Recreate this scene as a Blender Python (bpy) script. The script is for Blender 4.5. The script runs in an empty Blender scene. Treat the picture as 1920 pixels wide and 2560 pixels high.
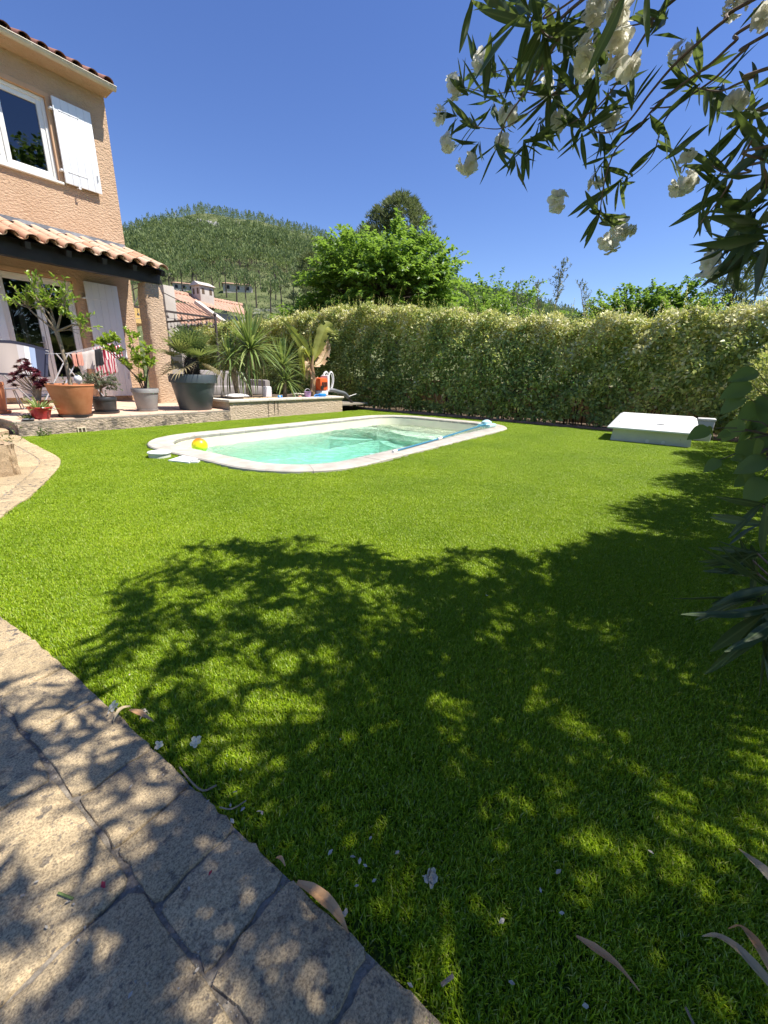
import bpy, bmesh, math, random
import numpy as np
from mathutils import Vector, Matrix, Euler
R = math.radians
rnd = random.Random(7)
nr = np.random.default_rng(11)
sc = bpy.context.scene
col = sc.collection

# ------------------------------------------------------------------ camera, world, sun, exposure
EYE = 0.95
F0 = 1034.8                       # focal length in pixels of the 1920 px wide photograph
YAW, PITCH, ROLL = R(34.24), R(18.295), R(1.805)
fwd = Vector((math.cos(YAW)*math.cos(PITCH), math.sin(YAW)*math.cos(PITCH), -math.sin(PITCH)))
rt0 = Vector((math.sin(YAW), -math.cos(YAW), 0)); up0 = rt0.cross(fwd)
rgt = rt0*math.cos(ROLL)+up0*math.sin(ROLL); upv = -rt0*math.sin(ROLL)+up0*math.cos(ROLL)
cam = bpy.data.cameras.new('camera'); camo = bpy.data.objects.new('camera', cam); col.objects.link(camo)
cam.sensor_fit = 'HORIZONTAL'; cam.sensor_width = 36; cam.lens = 36*F0/1920
cam.clip_start = 0.02; cam.clip_end = 5000
m = Matrix((rgt, upv, -fwd)).transposed().to_4x4(); m.translation = (0, 0, EYE); camo.matrix_world = m
sc.camera = camo
CAM = Vector((0, 0, EYE))

SUN_EL, SUN_AZ = R(61), R(-62)    # azimuth measured from +X towards +Y
S = Vector((math.cos(SUN_EL)*math.cos(SUN_AZ), math.cos(SUN_EL)*math.sin(SUN_AZ), math.sin(SUN_EL)))
w = bpy.data.worlds.new('World'); sc.world = w; w.use_nodes = True
nt = w.node_tree; bg = nt.nodes['Background']
sky = nt.nodes.new('ShaderNodeTexSky'); sky.sky_type = 'NISHITA'; sky.sun_disc = False
sky.sun_elevation = SUN_EL; sky.sun_rotation = math.pi/2-SUN_AZ
sky.air_density = 1.0; sky.dust_density = 0.0; sky.ozone_density = 3.0; sky.altitude = 300
hs_ = nt.nodes.new('ShaderNodeHueSaturation'); hs_.inputs['Hue'].default_value = .516; hs_.inputs['Saturation'].default_value = 1.17; hs_.inputs['Value'].default_value = 1.0
nt.links.new(sky.outputs[0], hs_.inputs['Color']); nt.links.new(hs_.outputs[0], bg.inputs[0]); bg.inputs[1].default_value = 0.098
sl = bpy.data.lights.new('sun', 'SUN'); so = bpy.data.objects.new('sun', sl); col.objects.link(so)
sl.energy = 5.0; sl.angle = R(0.53); sl.color = (1, .95, .87)
so.rotation_euler = S.to_track_quat('Z', 'Y').to_euler(); so.location = (0, -20, 40)
sc.view_settings.view_transform = 'Standard'; sc.view_settings.look = 'None'
sc.view_settings.exposure = 0.85; sc.view_settings.gamma = 1; sc.view_settings.use_curve_mapping = False
sc.cycles.max_bounces = 8; sc.cycles.transparent_max_bounces = 24
sc.cycles.transmission_bounces = 6; sc.cycles.volume_bounces = 0

# ------------------------------------------------------------------ measuring: photo pixel -> point on a known plane
def ray(x, y): return rgt*(x-960)-upv*(y-1280)+fwd*F0
def on(x, y, ax, v):
    d = ray(x, y); return CAM+d*((v-CAM[ax])/d[ax])
def gp(x, y, z=0.0): return on(x, y, 2, z)
def dp(x, y, depth): return CAM+ray(x, y)*(depth/F0)
def proj(p):
    d = Vector(p)-CAM; z = d.dot(fwd)
    return 960+F0*d.dot(rgt)/z, 1280-F0*d.dot(upv)/z, z

# ------------------------------------------------------------------ object helpers
def wl(o):
    v = Vector((0, 0, 0))
    while o is not None: v += o.location; o = o.parent
    return v
def tag(o, label=None, cat=None, group=None, kind=None):
    if label: o['label'] = label
    if cat: o['category'] = cat
    if group: o['group'] = group
    if kind: o['kind'] = kind
    return o
def thing(name, loc, label, cat, group=None):
    o = bpy.data.objects.new(name, None); o.empty_display_size = .1; col.objects.link(o); o.location = Vector(loc)
    return tag(o, label, cat, group)
def obj(name, me, parent=None, loc=(0, 0, 0)):
    o = bpy.data.objects.new(name, me); col.objects.link(o)
    if parent is not None: o.parent = parent
    o.location = Vector(loc)
    return o
class MB:
    def __init__(s): s.v = []; s.f = []
    def add(s, vs, fs):
        n = len(s.v); s.v += [tuple(v) for v in vs]; s.f += [tuple(i+n for i in f) for f in fs]; return s
    def box(s, a, b):
        (x0, y0, z0), (x1, y1, z1) = a, b
        return s.add([(x0,y0,z0),(x1,y0,z0),(x1,y1,z0),(x0,y1,z0),(x0,y0,z1),(x1,y0,z1),(x1,y1,z1),(x0,y1,z1)],
            [(3,2,1,0),(4,5,6,7),(0,1,5,4),(1,2,6,5),(2,3,7,6),(3,0,4,7)])
    def bbox(s, a, b, r=.01):          # box with chamfered edges
        (x0, y0, z0), (x1, y1, z1) = a, b
        bm = bmesh.new(); bmesh.ops.create_cube(bm, size=1)
        for v in bm.verts: v.co = Vector(((x0+x1)/2+v.co.x*(x1-x0), (y0+y1)/2+v.co.y*(y1-y0), (z0+z1)/2+v.co.z*(z1-z0)))
        bmesh.ops.bevel(bm, geom=bm.edges[:], offset=min(r, .45*min(x1-x0, y1-y0, z1-z0)), segments=2, affect='EDGES', profile=.6)
        bm.verts.index_update(); s.add([v.co[:] for v in bm.verts], [[v.index for v in f.verts] for f in bm.faces]); bm.free(); return s
    def beam(s, p, q, wd, ht, upd=(0, 0, 1)):   # rectangular bar from p to q
        p = Vector(p); q = Vector(q); d = (q-p).normalized(); u = Vector(upd)
        sd = d.cross(u).normalized()*wd/2; u2 = sd.cross(d).normalized()*ht/2
        vs = [c+a*sd+b*u2 for c in (p, q) for a, b in ((-1,-1),(1,-1),(1,1),(-1,1))]
        return s.add(vs, [(3,2,1,0),(4,5,6,7),(0,1,5,4),(1,2,6,5),(2,3,7,6),(3,0,4,7)])
    def tube(s, pts, rad, n=6, cap=True):
        pts = [Vector(p) for p in pts]; k = len(pts)
        if not hasattr(rad, '__len__'): rad = [rad]*k
        t = (pts[1]-pts[0]).normalized(); u = t.orthogonal().normalized(); vs = []
        for i, p in enumerate(pts):
            t2 = (pts[min(i+1, k-1)]-pts[max(i-1, 0)])
            if t2.length > 1e-9: t2.normalize()
            else: t2 = t
            u = (u-t2*u.dot(t2)); u = u.normalized() if u.length > 1e-6 else t2.orthogonal().normalized(); w_ = t2.cross(u); t = t2
            for j in range(n):
                a = 2*math.pi*j/n; vs.append(p+(u*math.cos(a)+w_*math.sin(a))*rad[i])
        fs = [(i*n+j, i*n+(j+1) % n, (i+1)*n+(j+1) % n, (i+1)*n+j) for i in range(k-1) for j in range(n)]
        if cap: fs += [tuple(range(n-1, -1, -1)), tuple((k-1)*n+j for j in range(n))]
        return s.add(vs, fs)
    def lathe(s, prof, c=(0, 0, 0), n=32, sx=1, sy=1):
        vs = [(c[0]+r*math.cos(2*math.pi*j/n)*sx, c[1]+r*math.sin(2*math.pi*j/n)*sy, c[2]+z) for r, z in prof for j in range(n)]
        return s.add(vs, [(i*n+j, i*n+(j+1) % n, (i+1)*n+(j+1) % n, (i+1)*n+j) for i in range(len(prof)-1) for j in range(n)])
    def ribbon(s, pts, ws, nrm, fold=0.0):     # leaf blade along pts, half widths ws, facing nrm, folded up along the midrib
        pts = [Vector(p) for p in pts]; k = len(pts); vs = []; nrm = Vector(nrm)
        for i, p in enumerate(pts):
            t = (pts[min(i+1, k-1)]-pts[max(i-1, 0)]).normalized(); sd = t.cross(nrm)
            sd = sd.normalized() if sd.length > 1e-6 else t.orthogonal().normalized(); n2 = sd.cross(t)
            vs += [p-sd*ws[i]+n2*fold*ws[i], p, p+sd*ws[i]+n2*fold*ws[i]]
        fs = []
        for i in range(k-1):
            a = i*3; fs += [(a, a+1, a+4, a+3), (a+1, a+2, a+5, a+4)]
        return s.add(vs, fs)
    def grid(s, fn, nu, nv):
        vs = [fn(i/nu, j/nv) for j in range(nv+1) for i in range(nu+1)]
        return s.add(vs, [(j*(nu+1)+i, j*(nu+1)+i+1, (j+1)*(nu+1)+i+1, (j+1)*(nu+1)+i) for j in range(nv) for i in range(nu)])
    def mesh(s, name, mat, smooth=True, off=(0, 0, 0)):
        me = bpy.data.meshes.new(name); o = Vector(off)
        me.from_pydata([(v[0]-o.x, v[1]-o.y, v[2]-o.z) for v in s.v], [], s.f)
        if mat: me.materials.append(mat)
        if smooth: me.polygons.foreach_set('use_smooth', [True]*len(me.polygons)); sharp(me)
        return me
    def build(s, name, mat, parent=None, smooth=True, **kw):
        off = wl(parent) if parent is not None else (0, 0, 0)
        o = obj(name, s.mesh(name, mat, smooth, off), parent)
        tag(o, kw.get('label'), kw.get('cat'), kw.get('group'), kw.get('kind'))
        return o
    def solo(s, name, mat, base, label, cat, group=None, smooth=True):   # a thing that is one mesh, origin at its base
        o = obj(name, s.mesh(name, mat, smooth, base), None, base); return tag(o, label, cat, group)
def sharp(me, ang=40):
    try: me.set_sharp_from_angle(angle=R(ang))
    except Exception: pass

def cloud(name, P, D, N, L, W, mat, tint, parent=None, fold=.25, kind=None, bend=0.0, label=None):
    """many small leaves as one mesh: base P, direction D, face normal N, length L, half width W, per-leaf tint 0..1"""
    P, D, N = (np.asarray(a, float) for a in (P, D, N)); n = len(P)
    D = D/np.linalg.norm(D, axis=1, keepdims=True)
    sd = np.cross(D, N); sd /= np.maximum(np.linalg.norm(sd, axis=1, keepdims=True), 1e-6); n2 = np.cross(sd, D)
    L = np.broadcast_to(L, n)[:, None]; W = np.broadcast_to(W, n)[:, None]
    mid = P+D*L*.45; tip = P+D*L-n2*L*bend
    V = np.stack([P, mid-sd*W+n2*W*fold, tip, mid+sd*W+n2*W*fold], 1).reshape(-1, 3)
    if parent is not None: V = V-np.array(wl(parent))
    me = bpy.data.meshes.new(name); me.vertices.add(4*n); me.vertices.foreach_set('co', V.ravel())
    b = (np.arange(n)*4)[:, None]
    tri = np.stack([b+0, b+2, b+1, b+0, b+3, b+2], 2).reshape(-1)
    me.loops.add(6*n); me.loops.foreach_set('vertex_index', tri.astype(np.int32))
    me.polygons.add(2*n); me.polygons.foreach_set('loop_start', np.arange(0, 6*n, 3, dtype=np.int32))
    a = me.attributes.new('tint', 'FLOAT', 'POINT'); a.data.foreach_set('value', np.repeat(np.asarray(tint, float), 4))
    me.materials.append(mat); me.update(); me.validate()
    o = obj(name, me, parent); tag(o, label, None, None, kind)
    return o
def unit(n):
    v = nr.normal(size=(n, 3)); return v/np.linalg.norm(v, axis=1, keepdims=True)

# ------------------------------------------------------------------ materials
def nodes(name):
    mt = bpy.data.materials.new(name); mt.use_nodes = True; t = mt.node_tree
    return mt, t, t.nodes['Principled BSDF']
def ramp(t, fac, stops):
    r = t.nodes.new('ShaderNodeValToRGB'); e = r.color_ramp.elements
    while len(e) < len(stops): e.new(.5)
    for i, (p, c) in enumerate(stops): e[i].position = p; e[i].color = (*c[:3], 1)
    t.links.new(fac, r.inputs[0]); return r.outputs[0]
def noise(t, scale, detail=4, rough=.6, vec=None, kind='NOISE'):
    n = t.nodes.new('ShaderNodeTexNoise' if kind == 'NOISE' else 'ShaderNodeTexVoronoi'); n.inputs['Scale'].default_value = scale
    if kind == 'NOISE': n.inputs['Detail'].default_value = detail; n.inputs['Roughness'].default_value = rough
    if vec is None:
        tc = t.nodes.get('Texture Coordinate') or t.nodes.new('ShaderNodeTexCoord'); vec = tc.outputs['Object']
    t.links.new(vec, n.inputs['Vector']); return n.outputs[0]
def mixc(t, a, b, fac, mode='MIX'):
    m_ = t.nodes.new('ShaderNodeMix'); m_.data_type = 'RGBA'; m_.blend_type = mode
    for i, x in ((6, a), (7, b)):
        if isinstance(x, tuple): m_.inputs[i].default_value = (*x[:3], 1)
        else: t.links.new(x, m_.inputs[i])
    if isinstance(fac, (int, float)): m_.inputs[0].default_value = fac
    else: t.links.new(fac, m_.inputs[0])
    return m_.outputs[2]
def bump(t, p, h, strength=.5, dist=.01, prev=None):
    b = t.nodes.new('ShaderNodeBump'); b.inputs['Strength'].default_value = strength; b.inputs['Distance'].default_value = dist
    t.links.new(h, b.inputs['Height'])
    if prev is not None: t.links.new(prev, b.inputs['Normal'])
    t.links.new(b.outputs[0], p.inputs['Normal']); return b.outputs[0]
def mat(name, c, rough=.7, c2=None, scale=6, lo=.35, hi=.65, bs=None, bstr=.4, bd=.005, metal=0, spec=.5, detail=5):
    mt, t, p = nodes(name); p.inputs['Roughness'].default_value = rough; p.inputs['Metallic'].default_value = metal
    p.inputs['Specular IOR Level'].default_value = spec
    if c2 is not None: t.links.new(ramp(t, noise(t, scale, detail), [(lo, c), (hi, c2)]), p.inputs['Base Color'])
    else: p.inputs['Base Color'].default_value = (*c, 1)
    if bs: bump(t, p, noise(t, bs, 6, .65), bstr, bd)
    return mt
def leafmat(name, stops, rough=.45, trans=.35, tcol=None, objrand=False, spec=.5, vary=0):
    mt, t, p = nodes(name); p.inputs['Roughness'].default_value = rough; p.inputs['Specular IOR Level'].default_value = spec
    if objrand: f = t.nodes.new('ShaderNodeObjectInfo').outputs['Random']
    else:
        a = t.nodes.new('ShaderNodeAttribute'); a.attribute_name = 'tint'; f = a.outputs['Fac']
    c = ramp(t, f, stops)
    if vary:
        c = mixc(t, c, ramp(t, noise(t, vary, 3), [(.35, (.45, .45, .45)), (.65, (1, 1, 1))]), .8, 'MULTIPLY')
    t.links.new(c, p.inputs['Base Color'])
    tr = t.nodes.new('ShaderNodeBsdfTranslucent')
    t.links.new(mixc(t, c, tcol or (.45, .6, .08), .45), tr.inputs[0])
    mx = t.nodes.new('ShaderNodeMixShader'); mx.inputs[0].default_value = trans
    t.links.new(p.outputs[0], mx.inputs[1]); t.links.new(tr.outputs[0], mx.inputs[2])
    t.links.new(mx.outputs[0], t.nodes['Material Output'].inputs[0]); return mt

def render_mat(name, ca, cb, dirt=None):      # rough trowelled render: ridged relief
    mt, t, p = nodes(name); p.inputs['Roughness'].default_value = .95; p.inputs['Specular IOR Level'].default_value = .2
    c = ramp(t, noise(t, 1.6, 5), [(.3, ca), (.7, cb)])
    if dirt: c = mixc(t, c, dirt, ramp(t, noise(t, 5.5, 7, .7), [(.47, (0, 0, 0)), (.62, (1, 1, 1))]))
    t.links.new(c, p.inputs['Base Color'])
    tc = t.nodes.get('Texture Coordinate'); mp = t.nodes.new('ShaderNodeMapping'); mp.inputs['Scale'].default_value = (.75, 1, 1.5)
    mp.inputs['Rotation'].default_value = (0, .65, 0); t.links.new(tc.outputs['Object'], mp.inputs[0])
    h = ramp(t, noise(t, 23, 5, .62, mp.outputs[0]), [(.36, (0, 0, 0)), (.64, (1, 1, 1))])
    b = bump(t, p, h, .9, .018); bump(t, p, noise(t, 90, 3), .4, .004, b); return mt

M = {}
M['render'] = render_mat('facade_render', (.56, .37, .235), (.64, .45, .30))
M['pillar'] = render_mat('pillar_render', (.54, .38, .25), (.63, .47, .33))
M['terr_wall'] = render_mat('terrace_render', (.50, .38, .27), (.56, .45, .34), (.19, .16, .13))
M['plant_wall'] = render_mat('planter_render', (.56, .43, .31), (.62, .49, .36))
M['reveal'] = mat('smooth_render', (.55, .34, .20), .9, (.61, .39, .24), 3)
M['white'] = mat('white_paint', (.80, .80, .80), .5, (.74, .75, .76), 2, bs=14, bstr=.05)
M['pvc'] = mat('white_frame', (.78, .77, .73), .35)
M['gutter'] = mat('gutter_zinc', (.52, .45, .33), .5, (.60, .53, .41), 8)
M['dark'] = mat('dark_stained_wood', (.012, .010, .009), .55, (.022, .018, .016), 12, bs=30, bstr=.15)
M['flash'] = mat('lead_flashing', (.05, .055, .07), .5, (.22, .22, .23), 4)
M['iron'] = mat('grey_ironwork', (.35, .35, .36), .5)
M['black'] = mat('black_iron', (.02, .018, .018), .5)
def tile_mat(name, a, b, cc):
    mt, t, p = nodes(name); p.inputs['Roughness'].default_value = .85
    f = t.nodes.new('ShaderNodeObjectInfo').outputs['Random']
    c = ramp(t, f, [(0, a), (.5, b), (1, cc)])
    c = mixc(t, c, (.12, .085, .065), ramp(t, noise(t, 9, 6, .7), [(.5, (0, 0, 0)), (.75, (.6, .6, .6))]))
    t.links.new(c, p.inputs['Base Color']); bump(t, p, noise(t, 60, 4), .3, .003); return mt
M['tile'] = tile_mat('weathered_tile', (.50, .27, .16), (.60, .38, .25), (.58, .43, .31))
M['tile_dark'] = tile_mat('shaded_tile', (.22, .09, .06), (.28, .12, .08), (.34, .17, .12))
M['floor'] = tile_mat('terrace_floor_tile', (.60, .40, .28), (.66, .46, .34), (.62, .44, .30))
def stone_mat(name, base, base2, dark, pits=1.0):
    mt, t, p = nodes(name); p.inputs['Roughness'].default_value = .9; p.inputs['Specular IOR Level'].default_value = .25
    f = t.nodes.new('ShaderNodeObjectInfo').outputs['Random']
    geo = t.nodes.new('ShaderNodeNewGeometry').outputs['Position']
    c = ramp(t, noise(t, 5, 6, .65, geo), [(.3, base), (.7, base2)])
    c = mixc(t, c, ramp(t, f, [(0, (.78, .76, .74)), (1, (1.06, 1.04, 1.0))]), 1, 'MULTIPLY')
    g = ramp(t, noise(t, 3.1, 6, .7, geo), [(.45, (0, 0, 0)), (.6, (1, 1, 1))])
    blot = ramp(t, noise(t, 34, 3, .55, geo), [(.56, (0, 0, 0)), (.63, (1, 1, 1))])
    c = mixc(t, c, dark, mixc(t, (0, 0, 0), blot, mixc(t, (.25, .25, .25), (pits, pits, pits), g)))
    sp = ramp(t, noise(t, 260, 5, .72, geo), [(.40, (.42, .40, .39)), (.50, (.92, .91, .9)), (.62, (1.3, 1.28, 1.25))])
    c = mixc(t, c, sp, .8, 'MULTIPLY')
    pit = ramp(t, noise(t, 75, 4, .6, geo), [(.60, (0, 0, 0)), (.66, (1, 1, 1))]); c = mixc(t, c, dark, mixc(t, (0, 0, 0), pit, .75*pits))
    t.links.new(c, p.inputs['Base Color'])
    b = bump(t, p, noise(t, 190, 6, .75, geo), .7, .005); b = bump(t, p, noise(t, 24, 4, .6, geo), .6, .012, b); return mt
M['paver'] = stone_mat('paving_limestone', (.47, .37, .225), (.59, .47, .295), (.13, .115, .10))
M['rock'] = stone_mat('rough_rock', (.50, .37, .23), (.58, .45, .30), (.2, .16, .12), .5)
M['coping'] = mat('coping_travertine', (.37, .335, .28), .8, (.50, .46, .395), 7, bs=45, bstr=.2, bd=.003, detail=8)
M['cap'] = mat('planter_cap_stone', (.60, .52, .42), .85, (.70, .63, .54), 9, bs=50, bstr=.3)
M['soil'] = mat('soil', (.10, .07, .045), 1, (.16, .115, .075), 30, bs=60, bstr=.6, bd=.02)
M['joint'] = mat('joint_grit', (.20, .17, .13), 1, (.38, .33, .26), 140, bs=150, bstr=.8, bd=.01)
M['terracotta'] = mat('terracotta', (.52, .185, .075), .75, (.60, .24, .11), 7, bs=80, bstr=.1, bd=.002)
M['redglaze'] = mat('red_glaze', (.40, .025, .03), .25, (.46, .04, .04), 5)
M['blackpot'] = mat('black_plastic', (.025, .027, .03), .45, (.04, .042, .046), 9)
M['greypot'] = mat('grey_plastic', (.24, .23, .225), .6, (.29, .28, .27), 6)
M['anth'] = mat('anthracite_pot', (.055, .07, .078), .45, (.07, .085, .092), 4)
M['bark'] = mat('bark', (.20, .15, .10), .9, (.33, .26, .18), 25, bs=50, bstr=.5)
M['bark_dark'] = mat('dark_bark', (.045, .035, .028), .9, (.09, .07, .055), 30, bs=50, bstr=.5)
M['stem'] = mat('oleander_stem', (.14, .085, .065), .7, (.20, .15, .12), 30)
M['metal'] = mat('white_metal', (.62, .62, .63), .35, metal=.3)
M['brownmetal'] = mat('brown_metal', (.06, .045, .04), .45)
M['canvas'] = mat('yellow_canvas', (.62, .43, .16), .9, (.68, .49, .22), 3)
M['lavender'] = mat('pale_wall', (.62, .55, .56), .9, (.68, .61, .62), 2)
M['bin'] = mat('grey_bin_plastic', (.50, .52, .55), .5)
M['fibre'] = mat('white_fibreglass', (.74, .76, .74), .4, (.80, .81, .80), 3, bs=40, bstr=.06)
M['fibre_box'] = mat('shaded_fibreglass', (.62, .62, .54), .5, (.55, .56, .48), 5, bs=30, bstr=.15)  # white fibreglass greyed, the shade on the body put into its colour
M['sofa'] = mat('taupe_fabric', (.26, .23, .22), .9, (.31, .28, .27), 12)
M['cushion'] = mat('white_cushion', (.72, .70, .70), .9)
M['navy'] = mat('navy_cloth', (.02, .025, .05), .8, (.03, .036, .07), 9)
M['blackcloth'] = mat('black_cloth', (.012, .012, .016), .85)
M['pink'] = mat('pink_cloth', (.62, .27, .20), .85, (.68, .33, .25), 9)
M['greycloth'] = mat('greige_cloth', (.50, .43, .40), .9, (.57, .5, .47), 9)
M['orange'] = mat('orange_plastic', (.75, .12, .03), .4)
M['hose'] = mat('grey_hose', (.13, .14, .15), .5)
M['offwhite'] = mat('offwhite_plastic', (.74, .72, .70), .45)
M['blue'] = mat('blue_plastic', (.03, .25, .66), .3)
M['purple'] = mat('purple_plastic', (.42, .25, .45), .5)
M['polar'] = mat('pole_blue', (.05, .26, .42), .35, metal=.3)
M['aqua'] = mat('pale_aqua_plastic', (.45, .66, .66), .4)
M['wood'] = mat('pale_wood', (.55, .40, .23), .8, (.63, .48, .30), 14)
M['nroof'] = mat('neighbour_roof', (.38, .215, .15), .9, (.50, .32, .225), 3, detail=8)
M['nwall'] = mat('neighbour_wall', (.46, .41, .36), .95, (.53, .48, .43), 2)
M['nshade'] = mat('neighbour_wall_shaded', (.40, .36, .33), .95)  # darker copy of the neighbour wall, shade put into the colour
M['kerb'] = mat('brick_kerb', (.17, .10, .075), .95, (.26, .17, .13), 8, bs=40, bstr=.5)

# glass: reflective, see-through
def glassmat():
    mt, t, p = nodes('window_glass'); t.nodes.remove(p)
    g = t.nodes.new('ShaderNodeBsdfGlossy'); g.inputs['Roughness'].default_value = .01; g.inputs[0].default_value = (.9, .93, 1, 1)
    tr = t.nodes.new('ShaderNodeBsdfTransparent'); tr.inputs[0].default_value = (.62, .66, .68, 1)
    fr = t.nodes.new('ShaderNodeFresnel'); fr.inputs[0].default_value = 1.9
    mx = t.nodes.new('ShaderNodeMixShader'); t.links.new(fr.outputs[0], mx.inputs[0]); t.links.new(tr.outputs[0], mx.inputs[1]); t.links.new(g.outputs[0], mx.inputs[2])
    t.links.new(mx.outputs[0], t.nodes['Material Output'].inputs[0]); return mt
M['glass'] = glassmat()
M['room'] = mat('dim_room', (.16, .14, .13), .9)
M['curtain'] = mat('curtain', (.42, .33, .22), .9, (.5, .4, .28), 10)

# foliage
M['oleander'] = leafmat('oleander_leaf', [(0, (.042, .072, .032)), (.6, (.066, .105, .046)), (1, (.11, .15, .08))], .45, .30, (.36, .46, .06), objrand=True, spec=.3)
M['oleander_mass'] = leafmat('oleander_leaf_mass', [(0, (.042, .072, .032)), (.6, (.066, .105, .046)), (1, (.11, .15, .08))], .42, .24, (.30, .42, .05))
M['petal'] = leafmat('white_petal', [(0, (.80, .78, .68)), (1, (.86, .85, .78))], .6, .5, (.95, .93, .82), objrand=True, spec=.2)
M['hedge'] = leafmat('hedge_leaf', [(0, (.085, .135, .03)), (.4, (.24, .31, .075)), (.65, (.47, .51, .14)), (.85, (.66, .60, .17)), (1, (.72, .68, .40))], .45, .32, (.5, .6, .1))
M['mulberry'] = leafmat('mulberry_leaf', [(0, (.08, .15, .025)), (.6, (.15, .255, .04)), (1, (.24, .35, .065))], .42, .5, (.4, .62, .06))
M['pine'] = leafmat('pine_needles', [(0, (.05, .075, .028)), (.6, (.12, .145, .055)), (1, (.18, .20, .08))], .6, .25, (.3, .4, .1))
M['hillpine'] = leafmat('hill_pine_needles', [(0, (.045, .072, .030)), (.5, (.120, .170, .060)), (1, (.22, .27, .10))], .8, .3, (.3, .4, .1))
M['olive'] = leafmat('olive_leaf', [(0, (.085, .11, .06)), (1, (.22, .25, .16))], .5, .25, (.4, .45, .2))
M['citrus'] = leafmat('citrus_leaf', [(0, (.06, .13, .02)), (.5, (.16, .27, .03)), (1, (.36, .46, .06))], .35, .4, (.55, .75, .06))
M['bigleaf'] = leafmat('broad_leaf', [(0, (.12, .19, .07)), (1, (.19, .27, .10))], .5, .42, (.42, .52, .06), objrand=True, spec=.25)
M['aeonium'] = leafmat('aeonium_leaf', [(0, (.05, .012, .02)), (1, (.16, .03, .04))], .35, .2, (.4, .08, .08))
M['spider'] = leafmat('spider_leaf', [(0, (.12, .2, .04)), (1, (.45, .52, .22))], .4, .35, objrand=True)
M['yucca'] = leafmat('yucca_leaf', [(0, (.08, .14, .04)), (.6, (.17, .25, .07)), (1, (.38, .42, .16))], .38, .3, (.5, .6, .1), objrand=True)
M['yuccadry'] = leafmat('dry_yucca_leaf', [(0, (.24, .19, .10)), (1, (.42, .36, .2))], .7, .25, (.6, .5, .2), objrand=True)
M['palm'] = leafmat('palm_leaf', [(0, (.10, .16, .06)), (.6, (.22, .28, .08)), (1, (.42, .41, .16))], .42, .3, (.55, .6, .12), objrand=True)
M['banana'] = leafmat('banana_leaf', [(0, (.20, .28, .05)), (1, (.46, .44, .09))], .4, .4, (.6, .65, .08), objrand=True, vary=3)
M['banana_dry'] = mat('dry_banana', (.42, .24, .11), .8, (.58, .42, .28), 7)
M['banana_stem'] = mat('banana_stem', (.36, .24, .10), .6, (.28, .16, .11), 8)
M['deadleaf'] = mat('dead_leaf', (.48, .24, .09), .8, (.60, .36, .17), 20)
M['strawleaf'] = mat('straw_leaf', (.55, .44, .25), .8, (.40, .29, .16), 14)
M['litter'] = mat('fallen_petal', (.50, .46, .38), .85, (.38, .32, .24), 60)
M['mossgreen'] = leafmat('weed_leaf', [(0, (.06, .09, .03)), (1, (.2, .24, .1))], .6, .3)

def grassmat():
    mt, t, p = nodes('turf_fibre'); p.inputs['Roughness'].default_value = .42; p.inputs['Specular IOR Level'].default_value = .35
    oi = t.nodes.new('ShaderNodeObjectInfo'); a = t.nodes.new('ShaderNodeAttribute'); a.attribute_name = 'tint'
    c = ramp(t, a.outputs['Fac'], [(0, (.13, .225, .004)), (.6, (.30, .445, .008)), (.9, (.44, .57, .022)), (1, (.50, .50, .14))])
    big = noise(t, 1.3, 5, .65, oi.outputs['Location'])
    c = mixc(t, c, ramp(t, big, [(.3, (.74, .80, .8)), (.7, (1.16, 1.1, 1.2))]), 1, 'MULTIPLY')
    t.links.new(c, p.inputs['Base Color'])
    tr = t.nodes.new('ShaderNodeBsdfTranslucent'); t.links.new(mixc(t, c, (.35, .55, .02), .4), tr.inputs[0])
    mx = t.nodes.new('ShaderNodeMixShader'); mx.inputs[0].default_value = .3
    t.links.new(p.outputs[0], mx.inputs[1]); t.links.new(tr.outputs[0], mx.inputs[2]); t.links.new(mx.outputs[0], t.nodes['Material Output'].inputs[0])
    return mt
M['grass'] = grassmat()
M['turf'] = mat('turf_backing', (.045, .08, .005), 1, (.08, .125, .01), 120, bs=200, bstr=.6)

def terrainmat():
    mt, t, p = nodes('scrub_ground'); p.inputs['Roughness'].default_value = 1; p.inputs['Specular IOR Level'].default_value = .1
    g = t.nodes.new('ShaderNodeNewGeometry').outputs['Position']
    c = ramp(t, noise(t, .11, 8, .7, g), [(.34, (.07, .09, .035)), (.5, (.125, .145, .06)), (.68, (.19, .195, .10))])
    c = mixc(t, c, (.33, .32, .30), ramp(t, noise(t, .05, 9, .78, g), [(.6, (0, 0, 0)), (.68, (.8, .8, .8))]))
    t.links.new(c, p.inputs['Base Color']); bump(t, p, noise(t, .3, 6, .7, g), .8, 2); return mt
M['terrain'] = terrainmat()

# ------------------------------------------------------------------ terrain, ground, lawn
ELEV = [(-180,2.5),(-90,2),(-20,2.5),(0,4),(10,6.5),(19,8.9),(22,9.6),(25.4,10.4),(30,11.9),(36,13.2),(42,14.6),(44.7,15.2),(47.4,15.75),
        (50,16.05),(53.4,16.0),(55.9,15.75),(58.75,15.1),(61.3,14.2),(63.4,13.2),(70,10.5),(78,7.5),(90,5),(120,3),(180,2.5)]
RIDGE = 420.0; FOOT = 85.0
def tz(x, y):
    r = math.hypot(x, y); a = math.degrees(math.atan2(y, x))
    hr = RIDGE*math.tan(R(float(np.interp(a, [e[0] for e in ELEV], [e[1] for e in ELEV]))))
    t = (r-FOOT)/(RIDGE-FOOT)
    if t <= 0: return -.05
    n = 2.2*math.sin(x*.045+1)*math.sin(y*.052)+1.3*math.sin(x*.11+2)*math.sin(y*.097+1)
    if t <= 1: z = hr*(t**1.05*(1-.12*t)+.12*t)
    else: z = hr*max(.0, 1-((t-1)*.75)**1.6)
    return -.05+z+n*min(1, t*4)*min(1, max(0, 2.2-t))
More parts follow.
